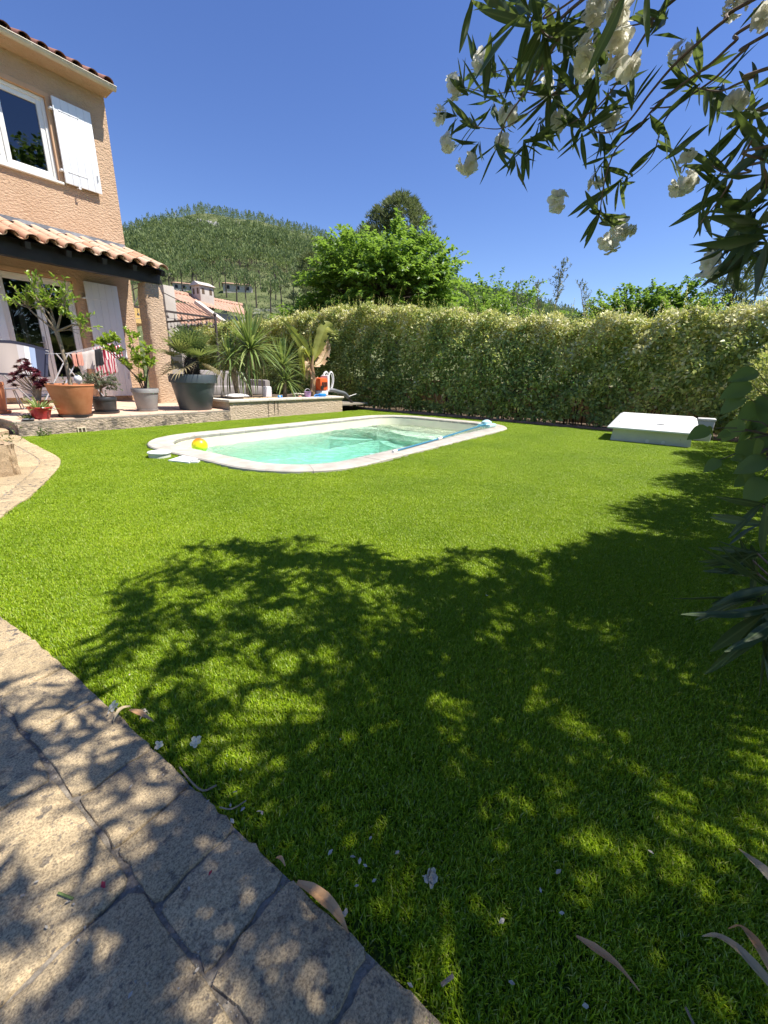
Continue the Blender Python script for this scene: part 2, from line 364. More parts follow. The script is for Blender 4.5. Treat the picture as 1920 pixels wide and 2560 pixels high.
def smooth(pts, n=14, closed=False):
    P = [Vector((p[0], p[1], 0)) for p in pts]; out = []; k = len(P)
    for i in range(k if closed else k-1):
        a = P[(i-1) % k] if closed or i else P[0]*2-P[1]; b = P[i]; c = P[(i+1) % k]
        d = P[(i+2) % k] if closed or i+2 < k else P[-1]*2-P[-2]
        for j in range(n):
            t = j/n; out.append(.5*((2*b)+(c-a)*t+(2*a-5*b+4*c-d)*t*t+(3*b-a-3*c+d)*t**3))
    if not closed: out.append(P[-1])
    return [(v.x, v.y) for v in out]
def rrect(x0, x1, y0, y1, r, n=12):
    out = []
    for cx, cy, a0 in ((x1-r, y1-r, 0), (x0+r, y1-r, 90), (x0+r, y0+r, 180), (x1-r, y0+r, 270)):
        out += [(cx+r*math.cos(R(a0+90*i/n)), cy+r*math.sin(R(a0+90*i/n))) for i in range(n+1)]
    return out
def sheet(loops, z, grid=None):
    bm = bmesh.new(); es = []
    for lp in loops:
        vs = [bm.verts.new((p[0], p[1], z)) for p in lp]
        es += [bm.edges.new((vs[i], vs[(i+1) % len(vs)])) for i in range(len(vs))]
    bmesh.ops.triangle_fill(bm, edges=es, use_beauty=True, use_dissolve=False)
    for f in bm.faces:
        f.normal_update()
        if f.normal.z < 0: f.normal_flip()
    bm.verts.index_update()
    r_ = ([v.co[:] for v in bm.verts], [[v.index for v in f.verts] for f in bm.faces]); bm.free(); return r_
PX0, PX1, PY0, PY1, PR = 2.52, 8.90, 2.66, 6.02, 1.0          # outer edge of the pool coping
COPE = .30
pool_mid = rrect(PX0+.1, PX1-.1, PY0+.1, PY1-.1, PR-.1)
ring = [(12*math.cos(2*math.pi*i/64), 12*math.sin(2*math.pi*i/64)) for i in range(64)]
g = MB(); g.add(*sheet([ring, pool_mid], -.05))
radii = [12, 18, 28, 42, 60, 85, 100, 115, 130, 145, 160, 180, 200, 225, 250, 280, 310, 340, 370, 395, 420, 450, 500, 600, 800, 1200, 2500]
NA = 288; vs = []
for i, r_ in enumerate(radii):
    for j in range(NA):
        a = 2*math.pi*j/NA; x, y = r_*math.cos(a), r_*math.sin(a); vs.append((x, y, tz(x, y) if i else -.05))
g.add(vs, [(i*NA+j, (i+1)*NA+j, (i+1)*NA+(j+1) % NA, i*NA+(j+1) % NA) for i in range(len(radii)-1) for j in range(NA)])
g.build('terrain', M['terrain'], kind='structure')

EDGE = [(.36, -3), (.36, -1), (.36, .1), (.355, .6), (.35, 1.3), (.335, 1.75), (.32, 2.05), (.40, 2.7), (.65, 3.37), (.92, 3.79), (1.17, 4.23),
        (1.47, 4.83), (1.60, 5.2), (1.655, 5.55), (1.71, 6.1), (1.76, 6.65), (1.80, 7.0), (1.82, 7.25)]
edge = smooth(EDGE, 10)
lawn = edge+[(5.5, 7.25), (9.62, 7.25), (9.62, 0), (9.62, -3)]
l = MB(); l.add(*sheet([lawn, pool_mid], 0)); l.build('lawn', M['turf'], kind='structure')
LAWN = np.array(lawn)
def inside(poly, X, Y):
    r_ = np.zeros(len(X), bool); n = len(poly)
    for i in range(n):
        x0, y0 = poly[i]; x1, y1 = poly[(i+1) % n]
        c = ((y0 > Y) != (y1 > Y)) & (X < (x1-x0)*(Y-y0)/((y1-y0) if y1 != y0 else 1e-9)+x0); r_ ^= c
    return r_
# turf fibres: one tuft patch, scattered over the lawn
def tuft(n, rad, seed):
    g_ = np.random.default_rng(seed); V = []; Fc = []; T = []
    for k in range(n):
        a = g_.uniform(0, 2*math.pi); r_ = rad*math.sqrt(g_.uniform()); x, y = r_*math.cos(a), r_*math.sin(a)
        b = g_.uniform(0, 2*math.pi); d = np.array([math.cos(b), math.sin(b)]); sd = np.array([-d[1], d[0]])
        h = g_.uniform(.009, .020); ln = g_.uniform(.003, .015); wd = g_.uniform(.0006, .0013); i = len(V)
        p0 = np.array([x, y]); p1 = p0+d*ln*.4; p2 = p0+d*ln
        V += [(*(p0-sd*wd), 0), (*(p0+sd*wd), 0), (*(p1+sd*wd), h*.65), (*(p1-sd*wd), h*.65), (*p2, h)]
        Fc += [(i, i+1, i+2, i+3), (i+3, i+2, i+4)]; T += [g_.uniform()**.8]*5
    me = bpy.data.meshes.new('turf_tuft'); me.from_pydata(V, [], Fc)
    me.attributes.new('tint', 'FLOAT', 'POINT').data.foreach_set('value', T); me.materials.append(M['grass']); return me
tuft_o = bpy.data.objects.new('turf_tuft', tuft(620, .062, 3))
def scatter(name, pts, inst, smin=.85, smax=1.2, **kw):
    me = bpy.data.meshes.new(name); me.from_pydata([tuple(p) for p in pts], [], [])
    o = obj(name, me); tag(o, **kw)
    ng = bpy.data.node_groups.new(name, 'GeometryNodeTree')
    ng.interface.new_socket('Geometry', in_out='INPUT', socket_type='NodeSocketGeometry')
    ng.interface.new_socket('Geometry', in_out='OUTPUT', socket_type='NodeSocketGeometry')
    N = ng.nodes; gi = N.new('NodeGroupInput'); go = N.new('NodeGroupOutput'); ip = N.new('GeometryNodeInstanceOnPoints')
    oi = N.new('GeometryNodeObjectInfo'); oi.inputs[0].default_value = inst; oi.inputs['As Instance'].default_value = True
    rv = N.new('FunctionNodeRandomValue'); rv.data_type = 'FLOAT_VECTOR'; rv.inputs[0].default_value = (-.06, -.06, 0); rv.inputs[1].default_value = (.06, .06, 6.283)
    rs = N.new('FunctionNodeRandomValue'); rs.data_type = 'FLOAT'
    rs.inputs[2].default_value = smin; rs.inputs[3].default_value = smax; rs.inputs['Seed'].default_value = 5
    k = ng.links.new
    k(gi.outputs[0], ip.inputs['Points']); k(oi.outputs['Geometry'], ip.inputs['Instance']); k(rv.outputs[0], ip.inputs['Rotation'])
    k(rs.outputs[1], ip.inputs['Scale']); k(ip.outputs[0], go.inputs[0])
    o.modifiers.new('scatter', 'NODES').node_group = ng; return o
st = .054
gx, gy = np.meshgrid(np.arange(.3, 9.65, st), np.arange(-2.2, 7.3, st)); gx = gx.ravel()+nr.uniform(-.025, .025, gx.size); gy = gy.ravel()+nr.uniform(-.025, .025, gx.size)
shr = np.array([(p[0], p[1]) for p in lawn]); cen = np.array([5., 3.])
shr_in = [(x+.012 if x < 3 and y < 7.2 else x-(.05 if x > 9 else 0), y-(.05 if y > 7.2 else 0)) for x, y in lawn]
ok = inside(shr_in, gx, gy) & ~inside(rrect(PX0-.05, PX1+.05, PY0-.05, PY1+.05, PR), gx, gy)
# only what the view can reach
hd = np.degrees(np.arctan2(gy, gx)); ok &= (np.hypot(gx, gy) < 1.2) | ((hd > -16) & (hd < 88))
scatter('grass', np.stack([gx[ok], gy[ok], np.full(ok.sum(), -.001)], 1), tuft_o, kind='stuff')

# ------------------------------------------------------------------ path of limestone pavers
path = thing('path', (0, 0, 0), None, None); tag(path, kind='structure')
arc = np.array(edge); seg = np.hypot(*np.diff(arc, axis=0).T); cum = np.concatenate([[0], np.cumsum(seg)])
def along(s, d):                       # point at arc length s, offset d to the left of the lawn edge
    x = np.interp(s, cum, arc[:, 0]); y = np.interp(s, cum, arc[:, 1])
    e = .12; tx = np.interp(s+e, cum, arc[:, 0])-np.interp(s-e, cum, arc[:, 0]); ty = np.interp(s+e, cum, arc[:, 1])-np.interp(s-e, cum, arc[:, 1])
    n = math.hypot(tx, ty); return x-ty/n*d, y+tx/n*d
def arc_of(y): return float(np.interp(y, arc[:, 1], cum))
bed = MB(); ss = np.linspace(0, cum[-1]-.05, 80)
bed.grid(lambda u, v: (*along(u*(cum[-1]-.3), .004+v*1.65), .016+.003*math.sin(u*400)*math.sin(v*60)), 300, 40); o = bed.build('joint_bed', M['joint'], path)
def paver(s0, s1, d0, d1, seed, top=.022):
    q = random.Random(seed); jg = .0035; n = 7; loop = []
    def P(a, b): return (s0+jg+(s1-s0-2*jg)*a, d0+jg+(d1-d0-2*jg)*b)
    cs = [(0, 0), (1, 0), (1, 1), (0, 1)]; rd = .05
    for k in range(4):
        a, b = cs[k], cs[(k+1) % 4]
        for i in range(n):
            t = rd+(1-2*rd)*i/(n-1); s, d = P(a[0]+(b[0]-a[0])*t, a[1]+(b[1]-a[1])*t)
            loop.append((s+q.gauss(0, .0028), d+q.gauss(0, .0028)))
    c = (sum(p[0] for p in loop)/len(loop), sum(p[1] for p in loop)/len(loop)); tp = top+q.uniform(-.0025, .0025); tx, ty = q.uniform(-.008, .008), q.uniform(-.008, .008)
    def W(s, d, z): x, y = along(s, d); return (x, y, z)
    mb = MB(); L = len(loop); vs = []
    for zz, k in ((-.04, 1.0), (tp-.006, 1.0), (tp-.0015, .985), (tp, .955)):
        vs += [W(c[0]+(p[0]-c[0])*k, c[1]+(p[1]-c[1])*k, zz+((p[0]-c[0])*tx+(p[1]-c[1])*ty if zz > 0 else 0)+q.gauss(0, .0006)) for p in loop]
    vs.append(W(c[0], c[1], tp+.001))
    fs = [(i*L+j, i*L+(j+1) % L, (i+1)*L+(j+1) % L, (i+1)*L+j) for i in range(3) for j in range(L)]+[(3*L+j, 3*L+(j+1) % L, 4*L) for j in range(L)]
    fs = [f[::-1] for f in fs]
    mb.add(vs, fs); return mb.build('paving_stone', M['paver'], path)
row0 = sorted(arc_of(gp(x, y)[1]) for x, y in ((236, 1764), (375, 1891), (475, 1988), (586, 2089), (707, 2228), (926, 2409)))
rows = [(0, .175), (.175, .43), (.43, .70), (.70, .98), (.98, 1.26), (1.26, 1.6)]
q = random.Random(4)
for ri, (d0, d1) in enumerate(rows):
    cuts = [1.0+q.uniform(0, .2)]
    while cuts[-1] < cum[-1]-.1:
        s = cuts[-1]
        if ri == 0 and row0[0]-.02 > s and s > row0[0]-.42: cuts.append(row0[0]); cuts += row0[1:]; continue
        cuts.append(s+(q.uniform(.2, .32) if ri == 0 else q.uniform(.24, .5)))
    cuts[-1] = cum[-1]-.02
    for a, b in zip(cuts, cuts[1:]):
        x, y = along((a+b)/2, (d0+d1)/2)
        if x < -1.5 or b-a < .08 or math.hypot(x, y-1) > 7.5: continue
        paver(a, b, d0, d1, ri*100+int(a*37))
# loose grit in the joints
P = []; 
for k in range(1500):
    ri = q.choice((1, 1, 1, 2, 2, 3)); s = 2.0+q.random()*4; d = rows[ri][0]+q.gauss(0, .006); x, y = along(s, d)
    P.append((x, y, .012+q.random()*.010))
for k in range(700):
    s = 2.2+q.random()**1.2*3; d = q.uniform(.02, 1.1); x, y = along(s, d); P.append((x, y, .024))
peb = MB()
for p in P:
    r_ = q.uniform(.001, .0032); bmv = [Vector((q.gauss(0, 1), q.gauss(0, 1), q.gauss(0, .6))).normalized()*r_ for _ in range(4)]
    peb.add([(p[0]+v.x, p[1]+v.y, p[2]+v.z) for v in (Vector((1,0,-.4))*r_, Vector((-.5,.8,-.4))*r_*q.uniform(.7,1.3), Vector((-.5,-.8,-.4))*r_, Vector((q.uniform(-.3,.3),0,.7))*r_)], [(0,1,3),(1,2,3),(2,0,3),(2,1,0)])
peb.build('gravel', mat('pale_grit', (.30, .27, .23), .9, (.45, .42, .37), 90), None, kind='stuff')

# ------------------------------------------------------------------ swimming pool
pool = thing('swimming_pool', (5.7, 4.35, 0), 'swimming pool with rounded corners, pale stone coping and turquoise water set in the lawn', 'swimming pool')
def offset_pt(ins, u):                 # point at fraction u of the rounded outline inset by ins
    lp = rrect(PX0+ins, PX1-ins, PY0+ins, PY1-ins, PR-ins, 16)
    return lp
N_ = 16
lo_, li_ = offset_pt(0, 0), offset_pt(COPE, 0); nl = len(lo_)
Lo = [0]
for i in range(nl): Lo.append(Lo[-1]+math.dist(lo_[i], lo_[(i+1) % nl]))
def at_len(lp, s):
    s %= Lo[-1]; i = max(k for k in range(nl) if Lo[k] <= s+1e-9); t = (s-Lo[i])/max(1e-9, Lo[i+1]-Lo[i]); a, b = lp[i], lp[(i+1) % nl]
    return (a[0]+(b[0]-a[0])*t, a[1]+(b[1]-a[1])*t)
nst = 38; sl_ = Lo[-1]/nst
for k in range(nst):
    s0, s1 = k*sl_+.002, (k+1)*sl_-.002; mb = MB(); vs = []; n = 6; dz = q.uniform(-.001, .001)
    for i in range(n+1):
        s = s0+(s1-s0)*i/n; a = Vector(at_len(lo_, s)); b = Vector(at_len(li_, s)); e = (b-a).normalized()
        vs += [(a.x, a.y, -.03), (a.x, a.y, .022+dz), (a.x+e.x*.012, a.y+e.y*.012, .034+dz), (b.x-e.x*.012, b.y-e.y*.012, .034+dz), (b.x, b.y, .024+dz), (b.x-e.x*.004, b.y-e.y*.004, -.012)]
    fs = [(i*6+j, (i+1)*6+j, (i+1)*6+j+1, i*6+j+1) for i in range(n) for j in range(5)]+[tuple(range(6)), tuple(n*6+5-j for j in range(6))]
    mb.add(vs, fs); mb.build('coping_stone', M['coping'], pool)
ins = COPE+.012; WZ = -.16
wall_l = rrect(PX0+ins, PX1-ins, PY0+ins, PY1-ins, PR-ins, 16); fl = rrect(PX0+ins+.06, PX1-ins-.06, PY0+ins+.06, PY1-ins-.06, PR-ins-.06, 16)
sh = MB(); n = len(wall_l)
levels = [(wall_l, -.012), (wall_l, -.5), (fl, -1.25)]
for k in range(2):
    (a, za), (b, zb) = levels[k], levels[k+1]
    sh.add([(x, y, za) for x, y in a]+[(x, y, zb) for x, y in b], [(i, (i+1) % n, n+(i+1) % n, n+i) for i in range(n)])
sh.add([(x, y, -1.25) for x, y in fl], [tuple(range(n))])
sh.build('pool_shell', mat('pool_liner', (.70, .66, .50), .6, (.74, .70, .54), 2), pool)
st_ = MB()                             # rounded entry steps at the far end
for k, (xx, zz) in enumerate(((7.75, -.30), (7.35, -.52), (6.95, -.76))):
    lp = [(8.57, 3.75), (8.57, 4.95)]+[(xx+.62*abs(t/8-1)**2.2, 5.62-2.56*t/16) for t in range(17)]
    st_.add([(x, y, zz) for x, y in lp]+[(x, y, -1.249) for x, y in lp], [tuple(range(len(lp)))]+[(i, len(lp)+i, len(lp)+(i+1) % len(lp), (i+1) % len(lp)) for i in range(len(lp))])
st_.build('pool_step', bpy.data.materials['pool_liner'], pool, smooth=False)
def watermat():
    mt, t, p = nodes('pool_water'); t.nodes.remove(p)
    gl = t.nodes.new('ShaderNodeBsdfGlossy'); gl.inputs['Roughness'].default_value = .03
    rf = t.nodes.new('ShaderNodeBsdfRefraction'); rf.inputs['IOR'].default_value = 1.33; rf.inputs['Roughness'].default_value = 0
    tr = t.nodes.new('ShaderNodeBsdfTransparent'); fr = t.nodes.new('ShaderNodeFresnel'); fr.inputs[0].default_value = 1.33
    m1 = t.nodes.new('ShaderNodeMixShader'); m1.inputs[0].default_value = .30
    t.links.new(tr.outputs[0], m1.inputs[1]); t.links.new(rf.outputs[0], m1.inputs[2])
    mx = t.nodes.new('ShaderNodeMixShader'); t.links.new(fr.outputs[0], mx.inputs[0]); t.links.new(m1.outputs[0], mx.inputs[1]); t.links.new(gl.outputs[0], mx.inputs[2])
    t.links.new(mx.outputs[0], t.nodes['Material Output'].inputs[0])
    va = t.nodes.new('ShaderNodeVolumeAbsorption'); va.inputs[0].default_value = (.22, .965, 1.0, 1); va.inputs[1].default_value = .40
    t.links.new(va.outputs[0], t.nodes['Material Output'].inputs['Volume'])
    return mt
wx0, wx1, wy0, wy1, wr = PX0+ins+.001, PX1-ins-.001, PY0+ins+.001, PY1-ins-.001, PR-ins
water = MB(); NX, NY = 340, 170
hs = [(rnd.uniform(0, 6.28), rnd.uniform(22, 92), rnd.uniform(0, 6.28)) for _ in range(40)]
def wh(x, y): return sum(.046/kk*math.sin(kk*(x*math.cos(a)+y*math.sin(a))+ph) for a, kk, ph in hs)*1.0
def sq(u, v):                           # maps the unit square onto the rounded outline
    x = wx0+(wx1-wx0)*u; y = wy0+(wy1-wy0)*v
    dx = max(wx0+wr-x, x-(wx1-wr), 0)
    if dx > 0:
        hy = wr-math.sqrt(max(0, wr*wr-dx*dx)); y = wy0+hy+(wy1-wy0-2*hy)*v
    return x, y
vs = []
for j in range(NY+1):
    for i in range(NX+1):
        u = i/NX; u = u if .1 < u < .9 else (u*u*10*.5+u*.5 if u <= .1 else 1-((1-u)**2*10*.5+(1-u)*.5)); x, y = sq(u, j/NY); vs.append((x, y, WZ+wh(x, y)))
nb = len(vs); bot = []
water.add(vs, [(j*(NX+1)+i, j*(NX+1)+i+1, (j+1)*(NX+1)+i+1, (j+1)*(NX+1)+i) for j in range(NY) for i in range(NX)])
rim = [i for i in range(NX+1)]+[j*(NX+1)+NX for j in range(1, NY+1)]+[NY*(NX+1)+i for i in range(NX-1, -1, -1)]+[j*(NX+1) for j in range(NY-1, 0, -1)]
water.v += [(water.v[i][0], water.v[i][1], -1.30) for i in rim]; L = len(rim)
water.f += [(rim[(i+1) % L], rim[i], nb+i, nb+(i+1) % L) for i in range(L)]+[tuple(nb+L-1-i for i in range(L))]
water.build('water', watermat(), None, kind='structure')

# ------------------------------------------------------------------ terrace and planter
T = .215
ter = thing('terrace', (3.5, 7.2, 0), None, None); tag(ter, kind='structure')
def rough_wall(mb, a, b, z0, z1, n, amp=.008, seed=1):
    g_ = random.Random(seed); a = Vector((*a, 0)); b = Vector((*b, 0)); d = b-a; nn = Vector((d.y, -d.x, 0)).normalized()
    m_ = max(2, int((z1-z0)/.05))
    mb.grid(lambda u, v: tuple(a+d*u+Vector((0, 0, z0+(z1-z0)*v))+nn*g_.gauss(0, amp)), n, m_)
w_ = MB(); rough_wall(w_, (1.82, 7.2), (5.12, 7.2), -.05, T-.03, 90, .004); rough_wall(w_, (1.82, 10.5), (1.82, 7.2), -.05, T-.03, 80, .004, 2)
w_.build('terrace_wall', M['terr_wall'], ter)
fb = MB(); fb.box((1.80, 7.205, T-.05), (9.6, 10.6, T-.012)); fb.box((4.3, 10.6, T-.05), (9.6, 13.5, T-.012)); fb.build('floor_bed', M['joint'], ter, smooth=False)
tm = MB(); tm.bbox((-.15, -.15, -.012), (.15, .15, .004), .004); tme = tm.mesh('floor_tile', M['floor'])
nm = MB(); nm.bbox((-.15, -.028, -.03), (.15, .15, .004), .012); nme = nm.mesh('edge_tile', M['floor'])
for i in range(11):
    for j in range(11):
        x, y = 1.955+.303*i, 7.335+.303*j
        if j > 3 and x > 5.2: continue
        o = obj('floor_tile', nme if j == 0 else tme, ter, Vector((x, y, T-.004+rnd.uniform(-.0012, .0012)))-wl(ter))
for i in range(11, 14):
    for j in range(5, 12): obj('floor_tile', tme, ter, Vector((1.955+.303*i, 7.335+.303*j, T-.004))-wl(ter))
vb = MB()
for a, b in (((2.495, -.035), (2.605, -.022)), ((2.495, .072), (2.605, .085)), ((2.495, -.022), (2.508, .072)), ((2.592, -.022), (2.605, .072)), ((2.543, -.022), (2.557, .072))):
    vb.box((a[0], 7.178, a[1]), (b[0], 7.2, b[1]))
vo = vb.build('vent_block', mat('vent_frame', (.62, .54, .38), .8), ter, smooth=False)
vd = MB(); vd.box((2.505, 7.189, -.025), (2.595, 7.196, .075)); vd.build('vent_hole_shade', M['soil'], vo, smooth=False)  # dark slab stands for the shade inside the two openings

PZ = .40; pl = thing('raised_planter', (6.8, 7.2, 0), 'long rough rendered planter wall with pale stone cap beside the pool', 'planter')
w_ = MB(); rough_wall(w_, (5.12, 7.2), (8.5, 7.2), -.05, PZ-.045, 90, .003, 3); rough_wall(w_, (5.12, 8.9), (5.12, 7.2), -.05, PZ-.045, 40, .003, 4)
rough_wall(w_, (8.5, 7.2), (8.5, 8.9), -.05, PZ-.045, 40, .003, 5); w_.build('planter_wall', M['plant_wall'], pl)
for i in range(7):
    x0 = 5.085+i*.4925; mb = MB(); mb.bbox((x0+.001, 7.165, PZ-.045), (x0+.4895, 7.40, PZ+q.uniform(-.002, .002)), .008); mb.build('cap_stone', M['cap'], pl)
for i in range(3):
    mb = MB(); mb.bbox((5.085, 7.402+i*.5, PZ-.045), (5.30, 7.40+i*.5+.498, PZ), .008); mb.build('cap_stone', M['cap'], pl)
    mb = MB(); mb.bbox((8.30, 7.402+i*.5, PZ-.045), (8.532, 7.40+i*.5+.498, PZ), .008); mb.build('cap_stone', M['cap'], pl)
mb = MB(); mb.grid(lambda u, v: (5.28+3.04*u, 7.39+1.6*v, PZ-.03+.02*math.sin(u*19)*math.sin(v*9)), 30, 14); mb.build('soil', M['soil'], pl)
mb = MB()
for i in range(8): mb.box((5.62+i*.125, 7.42, PZ-.02), (5.735+i*.125, 7.435, PZ+.02))
mb.build('wooden_edging', M['wood'], pl, smooth=False)
mb = MB()
for x, z0 in ((6.06, -.02), (6.23, .06), (6.33, .06)): mb.tube([(x, 7.185, PZ-.05), (x+.002, 7.190, .2), (x, 7.191, z0)], [.006, .005, .003], 5)
mb.build('dark_streak', M['dark'], pl)  # thin dark tubes added to draw the vertical streaks on the planter front

kb = thing('kerb', (9.66, 2, 0), None, None); tag(kb, kind='structure')
for i in range(26):
    y = -3+i*.43; mb = MB(); mb.bbox((9.60, y+.004, -.03), (9.69, y+.426, .055+q.uniform(-.006, .006)), .008); mb.build('kerb_brick', M['kerb'], kb)
hb = MB(); hb.grid(lambda u, v: (9.69+2.4*u, -4+18*v, -.012+.03*math.sin(u*9+v*40)*math.sin(v*70)), 12, 60); hb.build('hedge_bed', M['soil'], None, kind='structure')

# irregular flagstone steps up to the terrace, left
stp = thing('garden_steps', (1.2, 7.2, 0), None, None); tag(stp, kind='structure')
for k, (x0, x1, y0, y1, z) in enumerate(((.7, 1.3, 6.85, 7.3, .05), (1.28, 1.80, 6.9, 7.3, .045), (.5, 1.1, 7.25, 7.75, .10), (1.1, 1.79, 7.28, 7.8, .095), (.5, 1.2, 7.75, 8.4, .15), (1.2, 1.79, 7.8, 8.5, .145))):
    n = 12; cx, cy = (x0+x1)/2, (y0+y1)/2; lp = []
    for i in range(n):
        a = 2*math.pi*i/n; c_, s_ = math.cos(a), math.sin(a); kf = 1/max(abs(c_), abs(s_))**.82*q.uniform(.93, 1.0)
        lp.append((cx+(x1-x0)/2*c_*kf, cy+(y1-y0)/2*s_*kf))
    mb = MB(); mb.add([(x, y, -.03) for x, y in lp]+[(x, y, z-.012) for x, y in lp]+[(cx+(x-cx)*.96, cy+(y-cy)*.96, z) for x, y in lp],
        [(i, (i+1) % n, n+(i+1) % n, n+i) for i in range(n)]+[(n+i, n+(i+1) % n, 2*n+(i+1) % n, 2*n+i) for i in range(n)]+[tuple(range(2*n, 3*n))]); mb.build('flagstone', M['rock'], stp)

# low rough stone wall, left edge
def rough_block(name, a, b, nseg, amp, seed, m_, **kw):
    bm = bmesh.new(); bmesh.ops.create_cube(bm, size=1); bmesh.ops.bevel(bm, geom=bm.edges[:], offset=.035, segments=2, affect='EDGES')
    bmesh.ops.subdivide_edges(bm, edges=bm.edges[:], cuts=nseg, use_grid_fill=True)
    bmesh.ops.triangulate(bm, faces=[f for f in bm.faces if len(f.verts) > 4])
    g_ = random.Random(seed); bm.normal_update()
    for v in bm.verts:
        v.co = Vector(((a[0]+b[0])/2+v.co.x*(b[0]-a[0]), (a[1]+b[1])/2+v.co.y*(b[1]-a[1]), (a[2]+b[2])/2+v.co.z*(b[2]-a[2])))
    for v in bm.verts: v.co += v.normal*(g_.gauss(0, amp)+amp*1.5*math.sin(v.co.x*23+v.co.z*31)*math.sin(v.co.y*19+v.co.z*17))
    bm.verts.index_update(); mb = MB(); mb.add([v.co[:] for v in bm.verts], [[v.index for v in f.verts] for f in bm.faces]); bm.free()
    return mb.solo(name, m_, ((a[0]+b[0])/2, (a[1]+b[1])/2, a[2]), **kw)
rough_block('garden_wall', (-.6, 4.62, -.02), (1.12, 5.35, .30), 9, .004, 5, M['rock'], label='low rough hewn stone wall end beside the curved path, at the left edge', cat='wall')

# ------------------------------------------------------------------ house
HY, HX = 10.5, 5.20
house = thing('house', (HX, HY, 0), 'two storey house in rough salmon render with tiled veranda roof and white shutters', 'house')
def facade(mb, x0, x1, z0, z1, y, ops, dep, step=.12):
    xs = sorted({x0, x1, *[o_[0] for o_ in ops], *[o_[1] for o_ in ops]}); zs = sorted({z0, z1, *[o_[2] for o_ in ops], *[o_[3] for o_ in ops]})
    for a, b in zip(xs, xs[1:]):
        for c, d in zip(zs, zs[1:]):
            if any(o_[0] <= a and b <= o_[1] and o_[2] <= c and d <= o_[3] for o_ in ops): continue
            mb.add([(a, y, c), (b, y, c), (b, y, d), (a, y, d)], [(0, 1, 2, 3)])
wopen = [(2.85, 4.07, .33, 2.55), (2.67, 4.17, 4.24, 5.52)]
w_ = MB(); facade(w_, -2, HX, .1, 6.02, HY, wopen, .1)
w_.add([(HX, HY, .1), (HX, 18, .1), (HX, 18, 6.6), (HX, 14.2, 7.9), (HX, HY, 6.02)], [(0, 1, 2, 3, 4)])
w_.add([(-2, HY, .1), (-2, 18, .1), (-2, 18, 6.6), (-2, 14.2, 7.9), (-2, HY, 6.02)], [(4, 3, 2, 1, 0)])
w_.add([(-2, 18, .1), (HX, 18, .1), (HX, 18, 6.6), (-2, 18, 6.6)], [(3, 2, 1, 0)])
w_.build('wall', M['render'], house, smooth=False)
def reveal(o_, dep):
    x0, x1, z0, z1 = o_; mb = MB(); y0, y1 = HY, HY+dep
    mb.add([(x0,y0,z0),(x0,y1,z0),(x0,y1,z1),(x0,y0,z1)], [(0,1,2,3)]); mb.add([(x1,y0,z0),(x1,y1,z0),(x1,y1,z1),(x1,y0,z1)], [(3,2,1,0)])
    mb.add([(x0,y0,z1),(x1,y0,z1),(x1,y1,z1),(x0,y1,z1)], [(3,2,1,0)]); mb.add([(x0,y0,z0),(x1,y0,z0),(x1,y1,z0),(x0,y1,z0)], [(0,1,2,3)])
    for a, b, c, d in ((x0-.07, x0, z0-.0, z1+.07), (x1, x1+.055, z0, z1+.07), (x0, x1, z1, z1+.07)):
        mb.box((a, y0-.004, c), (b, y0+.002, d))
    mb.build('window_surround', M['reveal'], house, smooth=False)
for o_ in wopen: reveal(o_, .14)
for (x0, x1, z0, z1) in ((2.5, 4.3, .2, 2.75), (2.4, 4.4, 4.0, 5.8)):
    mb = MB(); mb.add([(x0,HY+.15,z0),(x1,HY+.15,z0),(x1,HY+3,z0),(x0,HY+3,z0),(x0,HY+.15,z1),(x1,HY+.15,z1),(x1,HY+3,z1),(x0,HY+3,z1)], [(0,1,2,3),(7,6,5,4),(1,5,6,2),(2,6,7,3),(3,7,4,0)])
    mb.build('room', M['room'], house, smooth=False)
def casement(x0, x1, z0, z1, y, fw, panel=None, name='window', double=False):
    mb = MB(); 
    mb.bbox((x0, y, z0), (x0+fw, y+.06, z1), .008); mb.bbox((x1-fw, y, z0), (x1, y+.06, z1), .008)
    mb.bbox((x0+fw, y+.001, z1-fw), (x1-fw, y+.061, z1), .008); zb = panel or z0
    mb.bbox((x0+fw, y+.001, zb), (x1-fw, y+.061, zb+fw), .008)
    f = mb.build(name, M['pvc'], house)
    gl = MB(); gl.add([(x0+fw, y+.03, zb+fw), (x1-fw, y+.03, zb+fw), (x1-fw, y+.03, z1-fw), (x0+fw, y+.03, z1-fw)], [(0,1,2,3)]); gl.build('pane', M['glass'], f, smooth=False)
    if panel:
        nb_ = 4; h = (panel-z0)/nb_
        for i in range(nb_):
            b = MB(); b.bbox((x0+fw, y+.01, z0+i*h+.004), (x1-fw, y+.045, z0+(i+1)*h-.004), .006); b.build('panel_board', M['pvc'], f)
    return f
# fixed frames
for (x0, x1, z0, z1, t_) in ((2.69, 4.165, 4.26, 5.515, .055), (2.86, 4.06, .335, 2.54, .05)):
    y = HY+.055; mb = MB()
    mb.bbox((x0, y, z0), (x0+t_, y+.07, z1), .008); mb.bbox((x1-t_, y, z0), (x1, y+.07, z1), .008); mb.bbox((x0+t_, y, z1-t_), (x1-t_, y+.07, z1), .008); mb.bbox((x0+t_, y, z0), (x1-t_, y+.07, z0+t_*.7), .008)
    mb.build('window_frame', M['pvc'], house)
casement(2.745, 3.42, 4.30, 5.46, HY+.075, .075); casement(3.43, 4.11, 4.30, 5.46, HY+.075, .075)
casement(2.91, 3.455, .37, 2.49, HY+.075, .06, .66, 'glass_door'); casement(3.465, 4.01, .37, 2.49, HY+.075, .06, .66, 'glass_door')
mb = MB(); mb.bbox((3.395, HY+.058, 1.25), (3.425, HY+.076, 1.47), .005); mb.tube([(3.41, HY+.06, 1.36), (3.41, HY+.03, 1.36), (3.33, HY+.028, 1.36)], .008); mb.build('door_handle', M['iron'], house)
